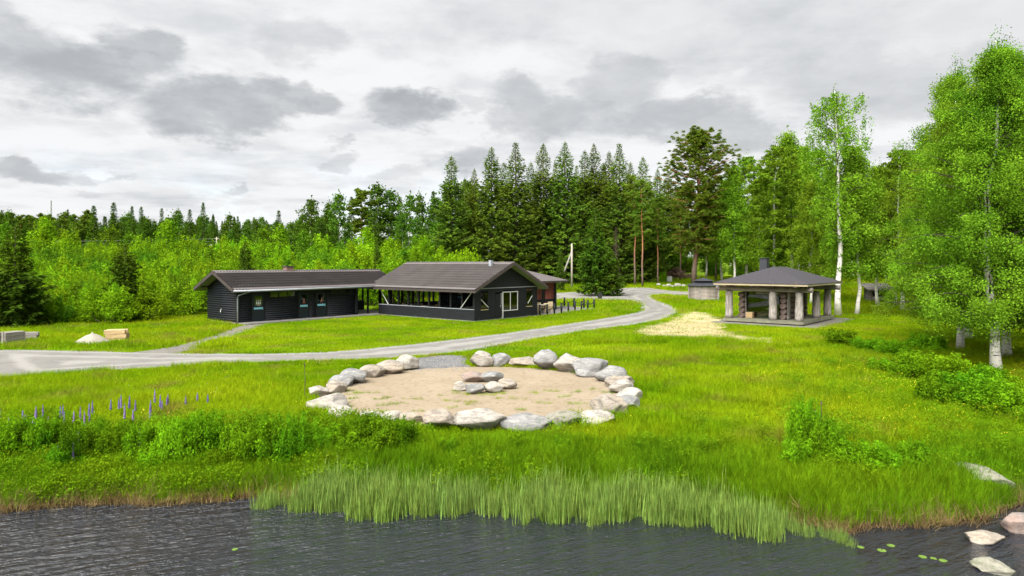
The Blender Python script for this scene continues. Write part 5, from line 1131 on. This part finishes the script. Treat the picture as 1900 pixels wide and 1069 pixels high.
rp = ROAD[r.integers(0, len(ROAD), 2600)] + r.normal(0, .35, (2600, 2)); scatter('road_stones', 'pebble', np.column_stack([rp, gz(rp[:, 0], rp[:, 1]) + .015]), r.uniform(.2, .6, len(rp)), 'loose stones along the gravel road edges', 3, seed=21)
P = np.array([(x, D, gz1(x, D)) for D, x, h in REST]); scatter('willow_thicket', 'bushrest', P, [h / 2.5 for D, x, h in REST], 'far part of the green willow thicket', 7, tilt=.02, seed=18)
# ------------------------------------------------------------------ near shrubs, lupins, lily pads
NB = []
for i in range(4):
    mb, c, s = bush(1200 + i, 1.5, [1.0, .85, 1.1, .9][i], 5200, .078, 16, 9); V, Q = leaf_quads(c, s, np.random.default_rng(i), .55); NB.append((mb.mesh('stems', M_TWIG), mesh_np('foliage', V, Q, M_SHRUBN)))
def near_bush(px, py, w, h, k, label, group=None):
    x, y = at(px, py); g = empty('leafy_shrub', (x, y, gz1(x, y) - .03), px * .37, label, 'shrub', group); sx = w / 1.5; h *= (1.4 if py > 845 else 1.1); g.scale = (sx, sx * .8, h / [1.0, .85, 1.1, .9][k]); link('stems', NB[k][0], g); link('foliage', NB[k][1], g)
RL = 'dark green leafy shrub against the boulders facing the lake'
for i, (px, py, w, h) in enumerate([(612, 838, 1.0, .55), (655, 840, 1.1, .70), (703, 838, 1.2, .80), (752, 834, 1.0, .68), (585, 850, .8, .4)]): near_bush(px, py, w, h, i % 4, RL, 'leafy shrubs against the boulder ring')
BL = 'green leafy shrub on the bank among the lupins'
for i, (px, py, w, h) in enumerate([(15, 862, 1.1, .7), (75, 852, 1.0, .65), (140, 868, 1.1, .7), (205, 860, 1.0, .6), (265, 856, 1.0, .6), (330, 862, 1.2, .75), (385, 850, 1.2, .8), (440, 866, 1.1, .7), (500, 862, 1.2, .8), (545, 870, 1.0, .65), (300, 835, .9, .5), (420, 832, .9, .5), (520, 838, .8, .45), (60, 828, .9, .6), (170, 830, .9, .6), (230, 840, 1.0, .7), (100, 835, 1.0, .65), (350, 838, 1.0, .7), (465, 840, 1.1, .75), (560, 848, 1.0, .7), (20, 840, .9, .6), (120, 880, .9, .45), (410, 878, .9, .45), (290, 880, .9, .4)]): near_bush(px, py, w, h, i % 4, BL, 'leafy shrubs among the lupins')
ML = 'loose green shrub in the meadow between the lake and the birches'
for i, (px, py, w, h) in enumerate([(1495, 845, .9, 1.1), (1530, 862, 1.0, .7), (1480, 868, .9, .5), (1560, 870, 1.1, .55), (1620, 880, 1.0, .5), (1690, 872, .9, .45), (1310, 850, .7, .35), (880, 860, .8, .3), (960, 842, .8, .35), (1040, 838, .8, .3), (830, 850, .7, .35), (1180, 850, .8, .3)]): near_bush(px, py, w, h, i % 4, ML, 'loose shrubs of the meadow')
GL = 'spreading low shrub on the shaded meadow before the birches'
for i, (px, py, w, h) in enumerate([(1700, 705, 2.2, .9), (1760, 720, 2.4, 1.0), (1800, 755, 2.2, 1.0), (1745, 755, 1.8, .8), (1660, 665, 2.0, .7), (1560, 645, 2.0, .8), (1610, 655, 2.0, .7), (1720, 655, 2.2, .8), (1850, 770, 1.8, .8), (1830, 720, 1.8, .7), (1640, 690, 1.6, .5), (1890, 745, 1.6, .7)]): near_bush(px, py, w, h, i % 4, GL, 'low shrubs before the birches')
x, y = at(1230, 527); g = empty('round_conifer', (x, y, gz1(x, y)), 0, 'small dark conical shrub beside the grey cabinet', 'shrub'); g.scale = (.9, .9, 1.5); link('stems', NB[0][0], g); link('foliage', NB[0][1], g)
# lupins
def lupin_meshes(seed):
    r = np.random.default_rng(seed); n = 90; z = r.uniform(.42, .85, n); rad = .045 * (1.05 - (z - .42) / .46); a = r.uniform(0, 6.28, n); c = np.column_stack([rad * np.cos(a), rad * np.sin(a), z]); V, Q = leaf_quads(c, .035, r, .8); K_ = MB().tube([(0, 0, .4), (0, 0, .6), (0, 0, .88)], [.03, .032, .006], 6); sp = mesh_np('flower_spike', np.concatenate([np.array(K_.v), V]), np.concatenate([np.array([q for q in K_.f if len(q) == 4]), Q + len(K_.v)]), M_LUP)
    st = MB().tube([(0, 0, 0), (.01, 0, .5), (0, 0, .84)], [.008, .006, .003], 5).mesh('stem', M_HERB); c = np.column_stack([r.normal(0, .12, 40), r.normal(0, .12, 40), r.uniform(.1, .4, 40)]); V, Q = leaf_quads(c, .11, r, .3); return sp, st, mesh_np('leaves', V, Q, M_HERB)
LU = [lupin_meshes(i) for i in range(3)]
LP = [(4, 788), (12, 800), (22, 812), (34, 806), (40, 786), (46, 795), (62, 778), (66, 790), (58, 806), (84, 785), (94, 792), (110, 778), (112, 786), (118, 790), (133, 783), (147, 795), (155, 791), (168, 781), (172, 786), (176, 783), (210, 768), (216, 770), (224, 757), (236, 760), (233, 780), (244, 765), (250, 790), (254, 775), (261, 820), (277, 770), (285, 762), (294, 756), (302, 762), (308, 760), (315, 757), (350, 760), (371, 745), (381, 745), (137, 822), (150, 822), (108, 845), (120, 838), (62, 800), (8, 810), (278, 790), (130, 840)]
for i, (px, py) in enumerate(LP):
    low = py > 795; x, y = at(px + random.uniform(-6, 6), py + (38 if low else 14) + random.uniform(-10, 8)); g = empty('lupin', (x, y, gz1(x, y)), i, 'purple-blue lupin flower spike rising from the bank greenery', 'flower', 'lupins on the bank'); g.scale = (.7, .7, random.uniform(.75, .95) if low else random.uniform(.5, .85)); m = LU[i % 3]; link('stem', m[1], g); link('flower_spike', m[0], g); link('leaves', m[2], g)
# dead stalks
for i, (px, py, h) in enumerate([(565, 745, 1.15), (1524, 835, 1.1), (1483, 830, .9), (1512, 828, .8)]):
    x, y = at(px, py); g = empty('dead_stalk', (x, y, gz1(x, y)), i, 'thin brown dead stalk standing in the grass', 'stalk', 'dead stalks'); MB().tube([(0, 0, 0), (.02, 0, h * .6), (0, 0, h)], [.012, .01, .006], 5).build('stem', M_TWIG, g); MB().tube([(0, 0, h), (0, 0, h + .1)], [.02, .012], 5).build('seed_head', M_TWIG, g)
# lily pads
pads = [(MB().poly([(0, 0, 0)] + [(.13 * math.cos(a), .13 * math.sin(a), 0) for a in np.linspace(.2, 6.1, 16)], (0, 0, .006))).mesh('pad', M_LILY)]
for i, (px, py, s) in enumerate([(1597, 1016, .8), (1636, 1022, 1), (1653, 1013, .9), (1712, 1034, .9), (1732, 1037, .7), (1750, 1041, .9), (436, 1020, .7)]):
    y = (CH - ZW) * F / (py - HY); x = (px - CX) / F * y; o = link('lily_pad', pads[0], None, (x, y, ZW + .004), (0, 0, i)); s *= .6; o.scale = (s, s, 1); tag(o, 'round green lily pad floating on the dark water', 'lily pad', 'lily pads')
